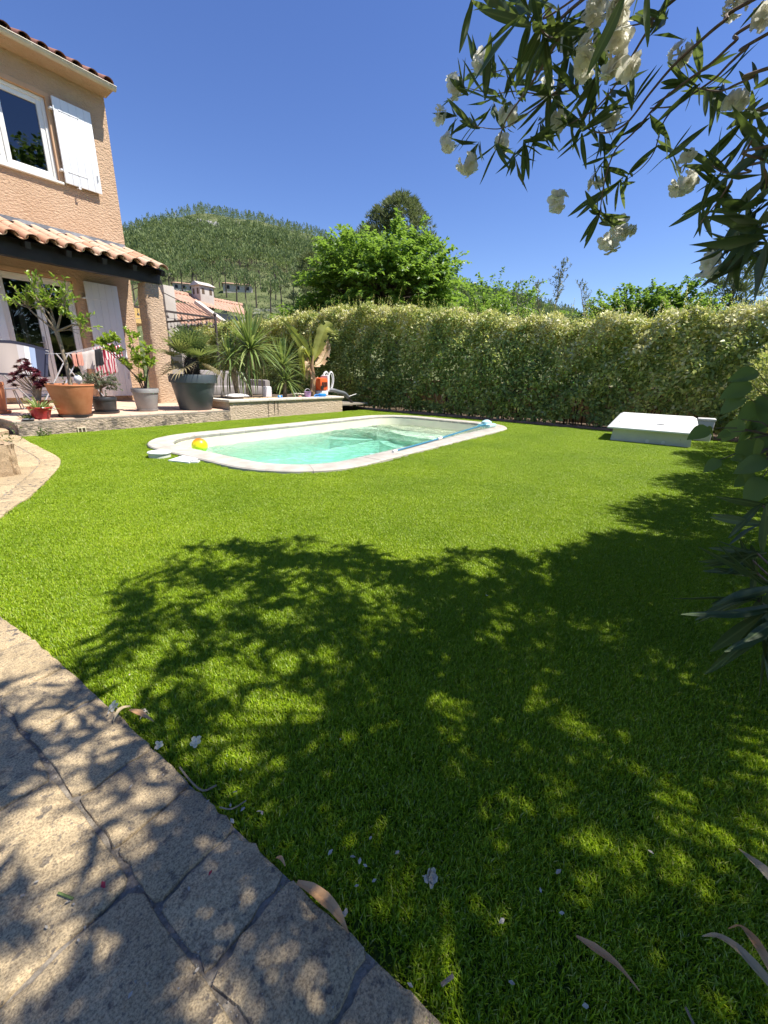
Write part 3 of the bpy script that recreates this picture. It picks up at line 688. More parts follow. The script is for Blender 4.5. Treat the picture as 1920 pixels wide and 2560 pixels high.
mb = MB(); mb.bbox((2.6, HY-.06, 4.20), (4.215, HY+.06, 4.238), .01); mb.build('window_sill', M['pvc'], house)
mb = MB(); mb.bbox((2.83, HY-.05, .27), (4.09, HY+.06, .329), .01); mb.build('door_sill', M['cap'], house)
mb = MB()
for i in range(2): mb.grid(lambda u, v: (3.0+.19*i+.11*u+.012*math.sin(v*5), HY+.40+.02*math.sin(u*14), .5+1.55*v), 12, 3)
mb.build('curtain', M['curtain'], house)
mb = MB(); mb.grid(lambda u, v: (2.75+.35*u, HY+.5+.03*math.sin(u*20), 4.3+1.2*v), 20, 2); mb.build('curtain', M['white'], house)
# shutters: boards, strap hinges, catch
def shutter(x0, x1, z0, z1, hinge, nb_=5):
    y = HY-.085; wdt = (x1-x0)/nb_; mb = MB(); mb.box((x0+.002, y+.004, z0+.002), (x1-.002, y+.030, z1-.002)); s = mb.build('shutter', M['white'], house, smooth=False)
    for i in range(nb_):
        b = MB(); b.bbox((x0+i*wdt+.0015, y-.004, z0), (x0+(i+1)*wdt-.0015, y+.003, z1), .0022); b.build('board', M['white'], s)
    for zz in (z0+.22*(z1-z0) if z1-z0 > 1.8 else z0+.15*(z1-z0), z0+.86*(z1-z0)):
        b = MB(); hx = x0 if hinge < 0 else x1; ex = x0+.42*(x1-x0)+.18*(x1-x0) if hinge < 0 else x1-.6*(x1-x0)
        b.bbox((min(hx+.07*-hinge, ex), y-.010, zz-.010), (max(hx+.07*-hinge, ex), y-.0041, zz+.010), .003)
        b.tube([(hx, y-.012, zz-.04), (hx, y-.012, zz+.04)], .012, 8); b.bbox((min(hx, hx+hinge*.05), y-.006, zz-.014), (max(hx, hx+hinge*.05), HY, zz+.014), .004)
        for k in (0, .5, 1): b.bbox((hx-hinge*(.09+.3*k)-.008, y-.014, zz-.012), (hx-hinge*(.09+.3*k)+.008, y-.0101, zz+.012), .002)
        b.build('strap_hinge', M['white'], s)
    b = MB(); b.tube([(x0+.33*(x1-x0), HY, z0-.02), (x0+.33*(x1-x0), y-.03, z0-.02), (x0+.33*(x1-x0), y-.03, z0+.06)], .007, 6); b.bbox((x0+.33*(x1-x0)-.012, y-.04, z0-.05), (x0+.33*(x1-x0)+.03, y-.025, z0-.02), .004); b.build('shutter_catch', M['white'], s)
    b = MB(); lx = x1-.05 if hinge < 0 else x0+.05; zc = z0+.19*(z1-z0); b.tube([(lx, y-.004, zc+.05), (lx, y-.02, zc+.04), (lx, y-.02, zc-.05), (lx, y-.004, zc-.06)], .006, 6); b.build('shutter_bolt', M['iron'], s)
shutter(4.235, 4.86, 4.235, 5.55, -1); shutter(4.235, 4.86, .33, 2.58, -1); shutter(2.22, 2.835, .33, 2.56, 1)
shutter(2.02, 2.60, 4.235, 5.55, 1)
# upper eave: soffit, gutter, tiles
mb = MB(); mb.add([(-2, HY, 5.955), (5.24, HY, 5.955), (5.24, 10.16, 5.985), (-2, 10.16, 5.985), (-2, HY, 6.15), (5.24, HY, 6.15), (5.24, 10.14, 6.02), (-2, 10.14, 6.02)], [(0,1,2,3),(7,6,5,4),(3,2,6,7),(1,5,6,2)]); mb.build('soffit', M['render'], house, smooth=False)
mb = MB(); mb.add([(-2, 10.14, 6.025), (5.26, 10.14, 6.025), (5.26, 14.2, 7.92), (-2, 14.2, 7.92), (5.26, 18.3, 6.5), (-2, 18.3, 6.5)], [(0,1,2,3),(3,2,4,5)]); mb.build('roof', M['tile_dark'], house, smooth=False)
gu = MB(); nseg = 10
gu.grid(lambda u, v: (-2+7.27*u, 10.15-.058*math.cos(math.pi*v), 6.035-.066*math.sin(math.pi*v)), 4, nseg)
gu.tube([(-2, 10.092, 6.037), (5.27, 10.092, 6.037)], .009, 8)
gu.add([(5.27, 10.15, 6.035)]+[(5.27, 10.15-.058*math.cos(math.pi*i/nseg), 6.035-.066*math.sin(math.pi*i/nseg)) for i in range(nseg+1)], [(0, i+1, i+2) for i in range(nseg)])
go_ = gu.build('gutter', M['gutter'], house)
for x in (3.95, 4.55, 5.12, 3.4, 2.8):
    b = MB(); b.grid(lambda u, v: (x-.012+.024*u, 10.15-.062*math.cos(math.pi*v), 6.035-.070*math.sin(math.pi*v)), 1, nseg); b.tube([(x, 10.09, 6.04), (x, 10.17, 6.09)], .006, 5); b.build('gutter_bracket', M['gutter'], go_)
def tile_mesh(name, m_, r0, r1, ln, th=.013, n=8, up=True, arc_=math.pi):
    vs = []
    for yy, rr in ((0, r0), (ln, r1)):
        for k in range(n+1):
            a = arc_*k/n+(math.pi-arc_)/2
            for e in (0, th): vs.append(((rr-e)*math.cos(a), yy, (rr-e)*math.sin(a)*.82))
    fs = []; st_ = 2*(n+1)
    for k in range(n):
        a = 2*k; fs += [(a, a+2, st_+a+2, st_+a), (a+1, st_+a+1, st_+a+3, a+3), (a, a+1, a+3, a+2), (st_+a, st_+a+2, st_+a+3, st_+a+1)]
    fs += [(0, st_, st_+1, 1), (2*n, 2*n+1, st_+2*n+1, st_+2*n)]
    mb = MB(); mb.add(vs, fs); return mb.mesh(name, m_)
def tile_field(parent, xs, y0, z0, slope, nrow, expo, m_, rad=.10, depth=.055):
    c_ = tile_mesh('tile', m_, rad, rad*.82, expo+.10); p_ = tile_mesh('channel_tile', m_, rad*.82, rad*.95, expo+.10)
    for i, x in enumerate(xs):
        for k in range(nrow):
            s = k*expo; yy, zz = y0+s*math.cos(slope), z0+s*math.sin(slope)
            o = obj('tile', c_, parent, Vector((x+rnd.uniform(-.006, .006), yy+rnd.uniform(-.012, .012), zz+.012*0))-wl(parent)); o.rotation_euler = (slope+.02, 0, rnd.uniform(-.02, .02))
            if i < len(xs)-1:
                xm = (xs[i+1]+x)/2
                o = obj('channel_tile', p_, parent, Vector((xm, yy+.02, zz+.055))-wl(parent)); o.rotation_euler = (-(slope+.02), math.pi, 0)
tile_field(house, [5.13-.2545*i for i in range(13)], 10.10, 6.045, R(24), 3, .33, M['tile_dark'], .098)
# veranda: beam, rafters, deck, tiles, flashing, pillar
SL = math.atan2(.45, 1.33); YE, ZE = 9.13, 2.835
mb = MB(); mb.bbox((1.0, 9.38, 2.60), (5.27, 9.52, 2.905), .008); mb.build('beam', M['dark'], house)
for x in (5.215, 4.67, 4.14, 3.58, 3.01, 2.45, 1.9):
    mb = MB(); mb.beam((x, YE+.04, ZE-.065), (x, HY, ZE-.065+(HY-YE-.04)*math.tan(SL)), .075, .10); mb.build('rafter', M['dark'], house, smooth=False)
mb = MB(); mb.add([(1.0, YE+.03, ZE-.012), (5.26, YE+.03, ZE-.012), (5.26, HY, ZE-.012+(HY-YE-.03)*math.tan(SL)), (1.0, HY, ZE-.012+(HY-YE-.03)*math.tan(SL))], [(0,1,2,3),(3,2,1,0)])
mb.v = mb.v[:4]; mb.f = mb.f[:1]; mb.build('roof_deck', M['dark'], house, smooth=False)
tile_field(house, [5.20-.2655*i for i in range(15)], YE-.03, ZE+.012, SL, 4, .355, M['tile'], .108)
mb = MB(); mb.add([(1, HY-.004, 3.44), (HX, HY-.004, 3.44), (HX, HY-.016, 3.38), (HX, HY-.13, 3.345), (1, HY-.13, 3.345), (1, HY-.016, 3.38)], [(0,1,2,5),(5,2,3,4)]); mb.build('flashing', M['flash'], house, smooth=False)
pm = MB(); g_ = random.Random(8); nz = 34; sec = []
for k in range(nz+1):
    z = T+(2.60-T)*k/nz; hw = .20-.012*k/nz+.02*math.exp(-k/5); dx = -.0*k/nz
    if k > nz-3: hw -= .012*(k-nz+3)
    for j in range(32):
        a = 2*math.pi*(j+.5)/32; c_, s_ = math.cos(a), math.sin(a); kf = 1/(abs(c_)**7+abs(s_)**7)**(1/7)
        r_ = hw*kf+g_.gauss(0, .0035); pm.v.append((5.10+dx+r_*c_, 9.56+r_*s_, z))
pm.f += [(k*32+j, k*32+(j+1) % 32, (k+1)*32+(j+1) % 32, (k+1)*32+j) for k in range(nz) for j in range(32)]
pm.build('pillar', M['pillar'], house)

# ------------------------------------------------------------------ house next door and houses on the hill
def tiled_roof(mb, a, b, c, d, nr_, nc_):     # ridge a-b, eave d-c, corrugated in rows
    a, b, c, d = map(Vector, (a, b, c, d)); nrm = (b-a).cross(d-a).normalized()
    if nrm.z < 0: nrm = -nrm
    nu = nc_*6
    def fn(u, v):
        p = (a+(b-a)*u)*(1-v)+(d+(c-d)*u)*v; row = (v*nr_) % 1
        return tuple(p+nrm*(.05*abs(math.sin(math.pi*nc_*u))+.03*row))
    mb.grid(fn, nu, nr_*2)
nb_ = thing('neighbour_house', (14, 20, 0), 'neighbouring house with pink clay tile roofs and white chimney beyond the pillar', 'house')
def along_ray(px, py, dist):
    d = ray(px, py); return CAM+d*(dist/math.hypot(d.x, d.y))
A, B = along_ray(400, 728, 23), along_ray(603, 765, 27.5); C_, D_ = along_ray(622, 790, 25.8), along_ray(440, 752, 21.2)
mb = MB(); tiled_roof(mb, A, B, C_, D_, 9, 26); r1_ = mb.build('roof', M['nroof'], nb_)
mb = MB(); n_ = 26
for i in range(n_):
    t0 = i/n_; p = A+(B-A)*t0; p2 = A+(B-A)*((i+1.15)/n_); mb.tube([p+Vector((0, 0, .02)), p2+Vector((0, 0, .05))], [.10, .12], 8)
mb.build('ridge_tile', M['nroof'], nb_, kind='stuff')
A2, B2 = along_ray(400, 757, 20.5), along_ray(492, 760, 20.6); C2, D2 = along_ray(560, 810, 19.2), along_ray(455, 812, 18.6)
mb = MB(); tiled_roof(mb, A2, B2, C2, D2, 8, 12); mb.build('roof', M['nroof'], nb_)
mb = MB(); mb.beam(B2+Vector((0, 0, .05)), C2+Vector((0, 0, .05)), .22, .16); mb.build('gable_edge', M['nwall'], nb_, smooth=False)
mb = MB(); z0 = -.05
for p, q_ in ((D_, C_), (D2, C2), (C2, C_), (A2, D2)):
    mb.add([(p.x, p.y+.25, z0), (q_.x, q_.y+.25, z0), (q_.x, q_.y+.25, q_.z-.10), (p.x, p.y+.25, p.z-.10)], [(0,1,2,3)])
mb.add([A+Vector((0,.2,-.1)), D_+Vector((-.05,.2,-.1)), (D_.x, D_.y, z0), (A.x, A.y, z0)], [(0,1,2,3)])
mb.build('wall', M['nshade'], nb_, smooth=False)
cb = along_ray(509, 758, 24.2); cx, cy, cz = cb
mb = MB(); mb.bbox((cx-.36, cy-.36, cz-.3), (cx+.36, cy+.36, cz+.72), .02); ch = mb.build('chimney', M['nwall'], nb_)
mb = MB(); mb.add([(cx-.45, cy-.45, cz+.72), (cx+.45, cy-.45, cz+.72), (cx+.45, cy+.45, cz+.72), (cx-.45, cy+.45, cz+.72), (cx-.4, cy, cz+.92), (cx+.4, cy, cz+.92)], [(0,1,5,4),(2,3,4,5),(1,2,5),(3,0,4),(3,2,1,0)]); mb.build('chimney_cap', M['nwall'], ch, smooth=False)
for dx, dy in ((-.2, -.362), (.2, -.362)):
    mb = MB(); mb.box((cx+dx-.07, cy-.366, cz+.35), (cx+dx+.07, cy-.358, cz+.6)); mb.build('vent', M['soil'], ch, smooth=False)
for dy in (-.17, .17):
    mb = MB(); mb.box((cx-.366, cy+dy-.07, cz+.35), (cx-.358, cy+dy+.07, cz+.6)); mb.build('vent', M['soil'], ch, smooth=False)
ct = along_ray(421, 775, 18.5)
mb = MB(); mb.bbox((ct.x-.2, ct.y-.2, 1.5), (ct.x+.2, ct.y+.2, along_ray(420, 716, 18.5).z), .02); mb.build('chimney', M['nwall'], nb_)
for (px, py, dist, wd, lab) in ((598, 765, 150, 8.5, 'pale house with wide pink roof among the pines low on the hill'), (462, 738, 165, 6.5, 'small whitish house half hidden by pines left of the white chimney'), (408, 716, 190, 8, 'flat roofed hillside house just right of the veranda roof end')):
    p = along_ray(px, py, dist); z = tz(p.x, p.y); yaw_ = math.atan2(p.y, p.x)-math.pi/2
    hh = thing('hillside_house', (p.x, p.y, z), lab, 'house'); hh.rotation_euler = (0, 0, yaw_)
    mb = MB(); mb.box((-wd/2, -2, -3), (wd/2, 3, 1.9)); o = obj('wall', mb.mesh('wall', M['nwall'], False), hh)
    mb = MB(); mb.add([(-wd/2-.4, -2.5, 1.8), (wd/2+.4, -2.5, 1.8), (wd/2+.4, 3.4, 1.8), (-wd/2-.4, 3.4, 1.8), (-wd/2+1, .5, 2.5), (wd/2-1, .5, 2.5)], [(0,1,5,4),(2,3,4,5),(1,2,5),(3,0,4)]); obj('roof', mb.mesh('roof', M['nroof'], False), hh)
    for i in range(3):
        x = -wd/2+wd*(i+.5)/3
        mb = MB(); mb.box((x-.5, -2.06, .3), (x+.5, -2.0, 1.4)); wn = obj('window', mb.mesh('window', M['nshade'], False), hh)
        mb = MB(); mb.box((x-.42, -2.08, .38), (x+.42, -2.062, 1.32)); obj('pane', mb.mesh('pane', M['dark'], False), wn)
mb = MB(); p0 = along_ray(300, 800, 24); mb.add([(9.8, 15.2, .0), (11.4, 14.9, .0), (11.4, 14.9, 2.3), (9.8, 15.2, 2.9)], [(0,1,2,3)])

# ------------------------------------------------------------------ gazebo frame on the terrace
gz = thing('gazebo', (7.0, 11.0, T), 'dark metal gazebo frame with hanging fringe and a yellow canopy behind the pillar', 'gazebo')
GX0, GX1, GY0, GY1, GZ = 4.7, 7.42, 10.75, 13.4, 2.27
for i, (x, y) in enumerate(((GX1, GY0), (GX1, GY1), (GX0+.9, GY1))):
    mb = MB(); mb.bbox((x-.025, y-.025, T), (x+.025, y+.025, GZ+.03), .006); mb.lathe([(0, .12), (.03, .10), (.045, .06), (.03, .03), (.02, 0)], (x, y, GZ+.03), 10); mb.build('post', M['brownmetal'], gz)
for (x0, y0, x1, y1) in ((5.3, GY0, GX1, GY0), (GX1, GY0, GX1, GY1), (5.3, GY1, GX1, GY1)):
    mb = MB(); mb.beam((x0, y0, GZ), (x1, y1, GZ), .04, .045); mb.build('rail', M['brownmetal'], gz, smooth=False)
    n_ = int(math.hypot(x1-x0, y1-y0)/.17); mb = MB()
    for i in range(n_):
        t_ = (i+.5)/n_; x, y = x0+(x1-x0)*t_, y0+(y1-y0)*t_; dl = .08+.05*(abs(t_-.5)*2)**2+.05*(i % 2)
        mb.tube([(x, y, GZ-.02), (x+.01, y, GZ-dl)], .006, 5); mb.lathe([(0, .06), (.022, .04), (.03, .0), (.0, -.01)], (x+.01, y, GZ-dl-.05), 8)
    pts = [(x0+(x1-x0)*i/24, y0+(y1-y0)*i/24, GZ-.14-.12*(abs(i/24-.5)*2)**2) for i in range(25)]; mb.tube(pts, .007, 5)
    mb.build('fringe', M['brownmetal'], gz)
apex = Vector(((GX0+.6+GX1)/2, (GY0+GY1)/2, GZ+.75))
for (x, y) in ((GX1, GY0), (GX1, GY1), (5.3, GY0), (5.3, GY1)):
    mb = MB(); mb.tube([(x, y, GZ), apex], .012, 6); mb.build('roof_rod', M['brownmetal'], gz)
mb = MB(); mb.grid(lambda u, v: (5.35+.75*u, 10.95+2.3*v, GZ-.02+.22*u-.06*math.sin(u*3.1)), 6, 10); mb.grid(lambda u, v: (5.35, 10.95+2.3*v, GZ-.02-.42*u), 4, 10)
mb.grid(lambda u, v: (5.35+.75*v, 10.94, GZ-.03-.40*u+.22*v), 4, 10)
mb.build('canopy', M['canvas'], gz)

# ------------------------------------------------------------------ hill forest
def pine_cloud(trees, per, mode):
    """trees: rows x,y,z,height,radius,tint ; returns leaf arrays of needle tufts"""
    P, D, N, L, W, Tn = [], [], [], [], [], []
    for (x, y, z, h, r_, tt) in trees:
        if mode == 'cone':
            t = nr.uniform(0.02, 1, per)**.8; rr = r_*(1-t)**.75*np.sqrt(nr.uniform(.3, 1, per)); zz = z+h*(.12+.86*t)
        elif mode == 'umbrella':
            u = unit(per); u[:, 2] = np.abs(u[:, 2])*.8-.15*nr.uniform(size=per); k = nr.uniform(.55, 1, per); rr = None
            px, py, zz = x+u[:, 0]*r_*k, y+u[:, 1]*r_*k, z+h*.58+u[:, 2]*h*.42*k
        else:
            u = unit(per); u[:, 2] = np.abs(u[:, 2]); rr = None; px, py, zz = x+u[:, 0]*r_, y+u[:, 1]*r_, z+u[:, 2]*h
        if rr is not None:
            a = nr.uniform(0, 6.283, per); px, py = x+rr*np.cos(a), y+rr*np.sin(a)
        d = np.stack([px-x, py-y, (zz-z-h*.4)*.8+h*.25], 1)+nr.normal(size=(per, 3))*h*.12
        s = h*(.10 if mode != 'bush' else .26)
        P.append(np.stack([px, py, zz], 1)); D.append(d); N.append(nr.normal(size=(per, 3)))
        L.append(nr.uniform(.7, 1.4, per)*s); W.append(nr.uniform(.2, .38, per)*s)
        Tn.append(np.clip(tt+nr.normal(0, .16, per)+.1*(zz-z)/h, 0, 1))
    return [np.concatenate(a) for a in (P, D, N, L, W, Tn)]
def hill_spots(n, b0, b1, r0, r1, seed, dens=None):
    g_ = random.Random(seed); out = []
    while len(out) < n:
        a = R(g_.uniform(b0, b1)); r_ = math.sqrt(g_.uniform(r0*r0, r1*r1)); x, y = r_*math.cos(a), r_*math.sin(a)
        if dens is None or g_.random() < dens(r_, a, x, y): out.append((x, y, tz(x, y), r_))
    return out
low = hill_spots(2100, 12, 70, 172, 300, 1, lambda r_, a, x, y: 1 if r_ < 245 else max(.12, 1-(r_-245)/60+.5*math.sin(x*.05)*math.sin(y*.06)))
mid = hill_spots(260, 12, 70, 290, 395, 2); top = hill_spots(1500, 8, 72, 372, 430, 3, lambda r_, a, x, y: 1 if math.degrees(a) < 56 else .8)
tr = [(x, y, z-.3, q.uniform(6.5, 10), q.uniform(2.4, 3.6), q.uniform(.3, .9)) for x, y, z, r_ in low]
arr = pine_cloud(tr, 84, 'umbrella'); arr2 = pine_cloud([(x, y, z-.3, q.uniform(4, 7.5), q.uniform(1.5, 2.4), q.uniform(.3, .8)) for x, y, z, r_ in mid+top], 46, 'cone')
cloud('forest', *[np.concatenate([a, b]) for a, b in zip(arr[:5], arr2[:5])], M['hillpine'], np.concatenate([arr[5], arr2[5]]), kind='stuff')
mb = MB()
for (x, y, z, h, r_, t_) in tr: mb.tube([(x, y, z), (x+.2, y, z+h*.45), (x+q.uniform(-.5, .5), y, z+h*.8)], [.13, .10, .04], 4, False)
mb.build('forest_trunks', M['bark_dark'], None, kind='stuff')
bs = hill_spots(2600, 8, 72, 230, 432, 5)
bs += hill_spots(1500, 8, 72, 330, 428, 8)+hill_spots(900, 12, 70, 112, 235, 9)
a3 = pine_cloud([(x, y, z-.3, q.uniform(.7, 2.0), q.uniform(1.2, 3.2), q.uniform(.3, .9)) for x, y, z, r_ in bs], 22, 'bush'); cloud('undergrowth', *a3[:5], M['hillpine'], a3[5], kind='stuff')
mb = MB()
for k in range(230):
    b_, rr = (q.uniform(50, 58) if k < 90 else q.uniform(44, 49) if k < 150 else q.uniform(57, 66)), 0
    rr = {0: 322, 1: 326, 2: 300}[0 if k < 90 else 1 if k < 150 else 2]+q.gauss(0, 5 if k < 150 else 20); a = R(b_); x, y = rr*math.cos(a), rr*math.sin(a); z = tz(x, y); s = q.uniform(.7, 2.0)
    vs = [(x+q.gauss(0, s*.6), y+q.gauss(0, s*.6), z+q.uniform(-.3, 1)*s*1.9) for _ in range(7)]
    bm = bmesh.new(); [bm.verts.new(v) for v in vs]; bmesh.ops.convex_hull(bm, input=bm.verts[:]); bm.verts.index_update()
    mb.add([v.co[:] for v in bm.verts], [[v.index for v in f.verts] for f in bm.faces]); bm.free()
mb.build('rocks', mat('grey_limestone', (.36, .35, .33), .95, (.22, .21, .2), .8), None, smooth=False, kind='stuff')
mb = MB()
for k in range(46):
    a = R(q.uniform(43, 66)); rr = q.uniform(270, 345); x, y = rr*math.cos(a), rr*math.sin(a); z = tz(x, y); mb.tube([(x, y, z), (x, y, z+q.uniform(4, 7))], [.22, .10], 4, False)
mb.build('bare_trunks', mat('bleached_trunk', (.4, .38, .33), .9), None, kind='stuff')
# nearest pines, each a tree of its own
nearp = [(b_, r_) for b_, r_ in ((49, 120), (50.6, 128), (51.8, 122), (52.8, 133), (53.9, 140), (55.3, 132), (56.3, 141), (57.4, 135), (58.6, 142), (59.9, 138), (61.3, 141), (62.6, 137), (47.6, 126), (46.2, 131), (44.6, 124), (48.3, 141), (54.6, 158), (57.0, 160), (60.6, 158), (50.0, 155), (52.3, 160), (63.5, 156))]
for i, (b_, r_) in enumerate(nearp):
    x, y = r_*math.cos(R(b_)), r_*math.sin(R(b_)); z = tz(x, y)-.2; h = q.uniform(9, 12.5)
    t_ = thing('pine_tree', (x, y, z), 'tall umbrella shaped pine with bare dark trunk at the foot of the wooded hill', 'tree', 'pines at the foot of the hill')
    ln = q.uniform(-.6, .6); mb = MB(); mb.tube([(x, y, z), (x+ln*.4, y, z+h*.4), (x+ln, y, z+h*.85)], [.24, .17, .05], 6)
    for k in range(5): a = q.uniform(0, 6.28); mb.tube([(x+ln*.5, y, z+h*q.uniform(.45, .6)), (x+ln+1.6*math.cos(a), y+1.6*math.sin(a), z+h*q.uniform(.62, .85))], [.09, .03], 4)
    mb.build('trunk', M['bark_dark'], t_)
    a_ = pine_cloud([(x+ln, y, z, h, q.uniform(2.2, 3.3), q.uniform(.3, .7))], 240, 'umbrella'); cloud('crown', a_[0], a_[1], a_[2], a_[3]*.62, a_[4]*.5, M['hillpine'], a_[5], t_)

# ------------------------------------------------------------------ trees beyond the hedge
def shoot_tree(name, base, H, cen, rad, nsh, nlf, Ls, Ws, m_, label, droop=.35, seed=1, tint=(.2, .9), trunk_r=.18, barkm='bark_dark', shl=.9, boxy=2.0):
    g_ = np.random.default_rng(seed); b = Vector(base); t_ = thing(name, b, label, 'tree'); cen = Vector(cen)
    mb = MB(); mb.tube([b, b+(cen-b)*.4+Vector((.1, 0, 0)), cen, cen+Vector((0, 0, rad[2]*.6))], [trunk_r, trunk_r*.8, trunk_r*.5, trunk_r*.15], 8)
    o = mb.build('trunk', M[barkm], t_); P, D, N, L, Tn = [], [], [], [], []; tw = MB()
    for k in range(nsh):
        u = g_.normal(size=3); u /= (np.abs(u)**boxy).sum()**(1/boxy)
        if u[2] < -.55: u[2] *= -.5
        kf = g_.uniform(.5, 1.0)**.6*(1+.16*math.sin(u[0]*5+seed)*math.sin(u[1]*6+u[2]*5)); p = np.array(cen)+u*np.array(rad)*kf
        d = u*np.array([1, 1, .8])+np.array([0, 0, .35])+g_.normal(size=3)*.25; d /= np.linalg.norm(d); ln = shl*g_.uniform(.6, 1.4)
        cl = g_.uniform(*tint)
        ts = np.linspace(.05, 1, nlf)
        pts = p[None]+d[None]*(ts*ln)[:, None]+np.array([0, 0, -1])[None]*(droop*ln*ts**2)[:, None]
        sgn = np.where(np.arange(nlf) % 2, 1, -1); sd = np.cross(d, [0, 0, 1]); sd /= np.linalg.norm(sd)+1e-9
        P.append(pts); D.append(d[None]*.7+sd[None]*sgn[:, None]*.8+np.array([0, 0, -.45])+g_.normal(size=(nlf, 3))*.35)
        N.append(np.array([0, 0, 1.])+g_.normal(size=(nlf, 3))*.45); L.append(g_.uniform(.7, 1.25, nlf)*Ls); Tn.append(np.clip(cl+g_.normal(0, .12, nlf), 0, 1))
        if k % 6 == 0: tw.tube([np.array(cen)+u*np.array(rad)*.1, p, pts[-1]], [.03, .015, .004], 4, False)
    L = np.concatenate(L); cloud('crown', np.concatenate(P), np.concatenate(D), np.concatenate(N), L, L*Ws/Ls, m_, np.concatenate(Tn), t_, .2, bend=.15)
    br = tw.build('branches', M[barkm], t_); tag(br, kind='stuff'); return t_
shoot_tree('mulberry_tree', (14.2, 9.6, -.05), 7, (13.9, 9.75, 3.55), (1.95, 2.2, 1.75), 1350, 26, .145, .05, M['mulberry'], 'broad leafy bright green tree rising behind the middle of the hedge', seed=3, tint=(.1, .9), boxy=2.8)
shoot_tree('mulberry_tree', (13.4, 12.6, -.05), 5, (13.3, 12.4, 2.3), (1.3, 1.5, 1.15), 380, 22, .14, .05, M['mulberry'], 'lower light green leafy tree left of the big one, above the banana plant', seed=5, tint=(.3, 1))
shoot_tree('fig_tree', (15.5, 1.35, -.05), 4, (15.5, 1.3, 2.0), (1.4, 2.0, 1.5), 1300, 22, .10, .042, M['mulberry'], 'rounded dark green tree peeping over the hedge at the right', seed=9, tint=(0, .45), droop=.2, shl=.45)
shoot_tree('ash_tree', (21, 8.6, -.05), 5, (21, 8.6, 3.2), (2.2, 2.8, 2.0), 330, 18, .16, .05, M['mulberry'], 'dull green tree behind the hedge just right of the big leafy tree', seed=19, tint=(0, .5))
def pine(base, H, rad, label, seed, nn=260, tint=.4, cyp=False, zlow=.35):
    g_ = np.random.default_rng(seed); b = Vector(base); t_ = thing('pine_tree', b, label, 'tree'); mb = MB(); mb.tube([b, b+Vector((.2, 0, H*.5)), b+Vector((0, .1, H*.95))], [.22, .14, .04], 7)
    mb.build('trunk', M['bark_dark'], t_); P, D, N, L, Tn = [], [], [], [], []
    for k in range(nn):
        t = g_.uniform(zlow, 1); prof = math.sin(math.pi*min(1, (t-zlow)/(1-zlow)*.80+.18))**.55
        a = g_.uniform(0, 6.283); rr = rad*prof*math.sqrt(g_.uniform(.15, 1))*(1+.2*math.sin(3*a+t*9)); c = np.array(b)+[rr*math.cos(a), rr*math.sin(a), H*t]
        n_ = 40; u = g_.normal(size=(n_, 3)); u /= np.linalg.norm(u, axis=1, keepdims=True); u[:, 2] = np.abs(u[:, 2])*.9+.1
        P.append(c+u*g_.uniform(0, .22, (n_, 1))); D.append(u+np.array([math.cos(a), math.sin(a), .4])*.4); N.append(g_.normal(size=(n_, 3))); L.append(g_.uniform(.16, .30, n_)); Tn.append(np.clip(tint+g_.normal(0, .2)+g_.normal(0, .1, n_), 0, 1))
    L = np.concatenate(L); cloud('crown', np.concatenate(P), np.concatenate(D), np.concatenate(N), L, L*.09, M['pine'], np.concatenate(Tn), t_); return t_
def at_b(bear, r_): return (r_*math.cos(R(bear)), r_*math.sin(R(bear)), tz(r_*math.cos(R(bear)), r_*math.sin(R(bear))))
pine(at_b(33.4, 30), 11.2, 2.7, 'tall olive green pine crown showing above the broad leafy tree', 21, 900, .7, zlow=.45)
pine(at_b(37.0, 31), 9.9, 1.3, 'slim dark pine top at the left shoulder of the broad leafy tree', 22, 170, .3)
pine(at_b(44.2, 33), 8.6, 1.9, 'pale olive conifer between the hill and the broad leafy tree', 23, 300, .7, zlow=.15)
pine(at_b(-2.2, 27), 6.4, 1.5, 'grey green conifer seen through the oleander branches at the far right', 24, 220, .2, zlow=.1)

# ------------------------------------------------------------------ garden wall and hedge
bw = MB(); bw.bbox((11.35, -5, -.05), (11.55, 18, .85), .02); bw.solo('boundary_wall', mat('tan_wall', (.30, .22, .15), .95, (.36, .27, .19), 3, bs=30), (11.45, 4.5, -.05), 'low tan boundary wall hidden behind the hedge, showing through its gaps', 'wall')
hedge = thing('hedge', (10.3, 4.5, -.01), 'long clipped variegated hedge with shaggy yellow green top behind the pool', 'hedge')
HTY = [(-5, 2.42), (-1, 2.38), (1, 2.30), (2.5, 2.30), (4, 2.42), (5.5, 2.62), (7, 2.78), (8.5, 2.86), (10, 2.75), (11.5, 2.66), (14, 2.6), (18, 2.6)]
def htop(y): return np.interp(y, [h[0] for h in HTY], [h[1] for h in HTY])
n = 185000
y = nr.uniform(-4.5, 18.0, n); top_ = htop(y)+.07*np.sin(y*5.1)+.05*np.sin(y*12.3+1)
kind = nr.uniform(size=n); v = nr.uniform(.02, 1, n)**.92; dep = nr.exponential(.15, n)
lump = .13*np.sin(y*3.1+v*4)*np.sin(v*9+y*1.7)+.07*np.sin(y*8.3+v*5)*np.sin(v*17+2)+.06*np.sin(y*1.3)
x = 9.80+lump+.16*v+.26*np.clip(v-.62, 0, 1)**1.4*1.6+.16*np.clip(.22-v, 0, 1)*2+dep; z = v*(top_-.10)
tops = kind < .34; nt_ = tops.sum()
x[tops] = nr.uniform(9.98, 11.2, nt_); z[tops] = top_[tops]-.12-nr.exponential(.12, nt_)-.18*np.clip((10.25-x[tops])/.3, 0, 1)+.08*np.sin(x[tops]*7+y[tops]*4)
keep = ~((z < .22) & (nr.uniform(size=n) < np.clip(1.0-z/.22, 0, .8)+.12*np.sin(y*4.3)))
pk = np.sin(y*7.7+2.1*np.sin(z*4.9))*np.sin(z*8.3+1.7*np.sin(y*5.3))+.5*np.sin(y*17+z*13)*np.sin(z*19-y*11)
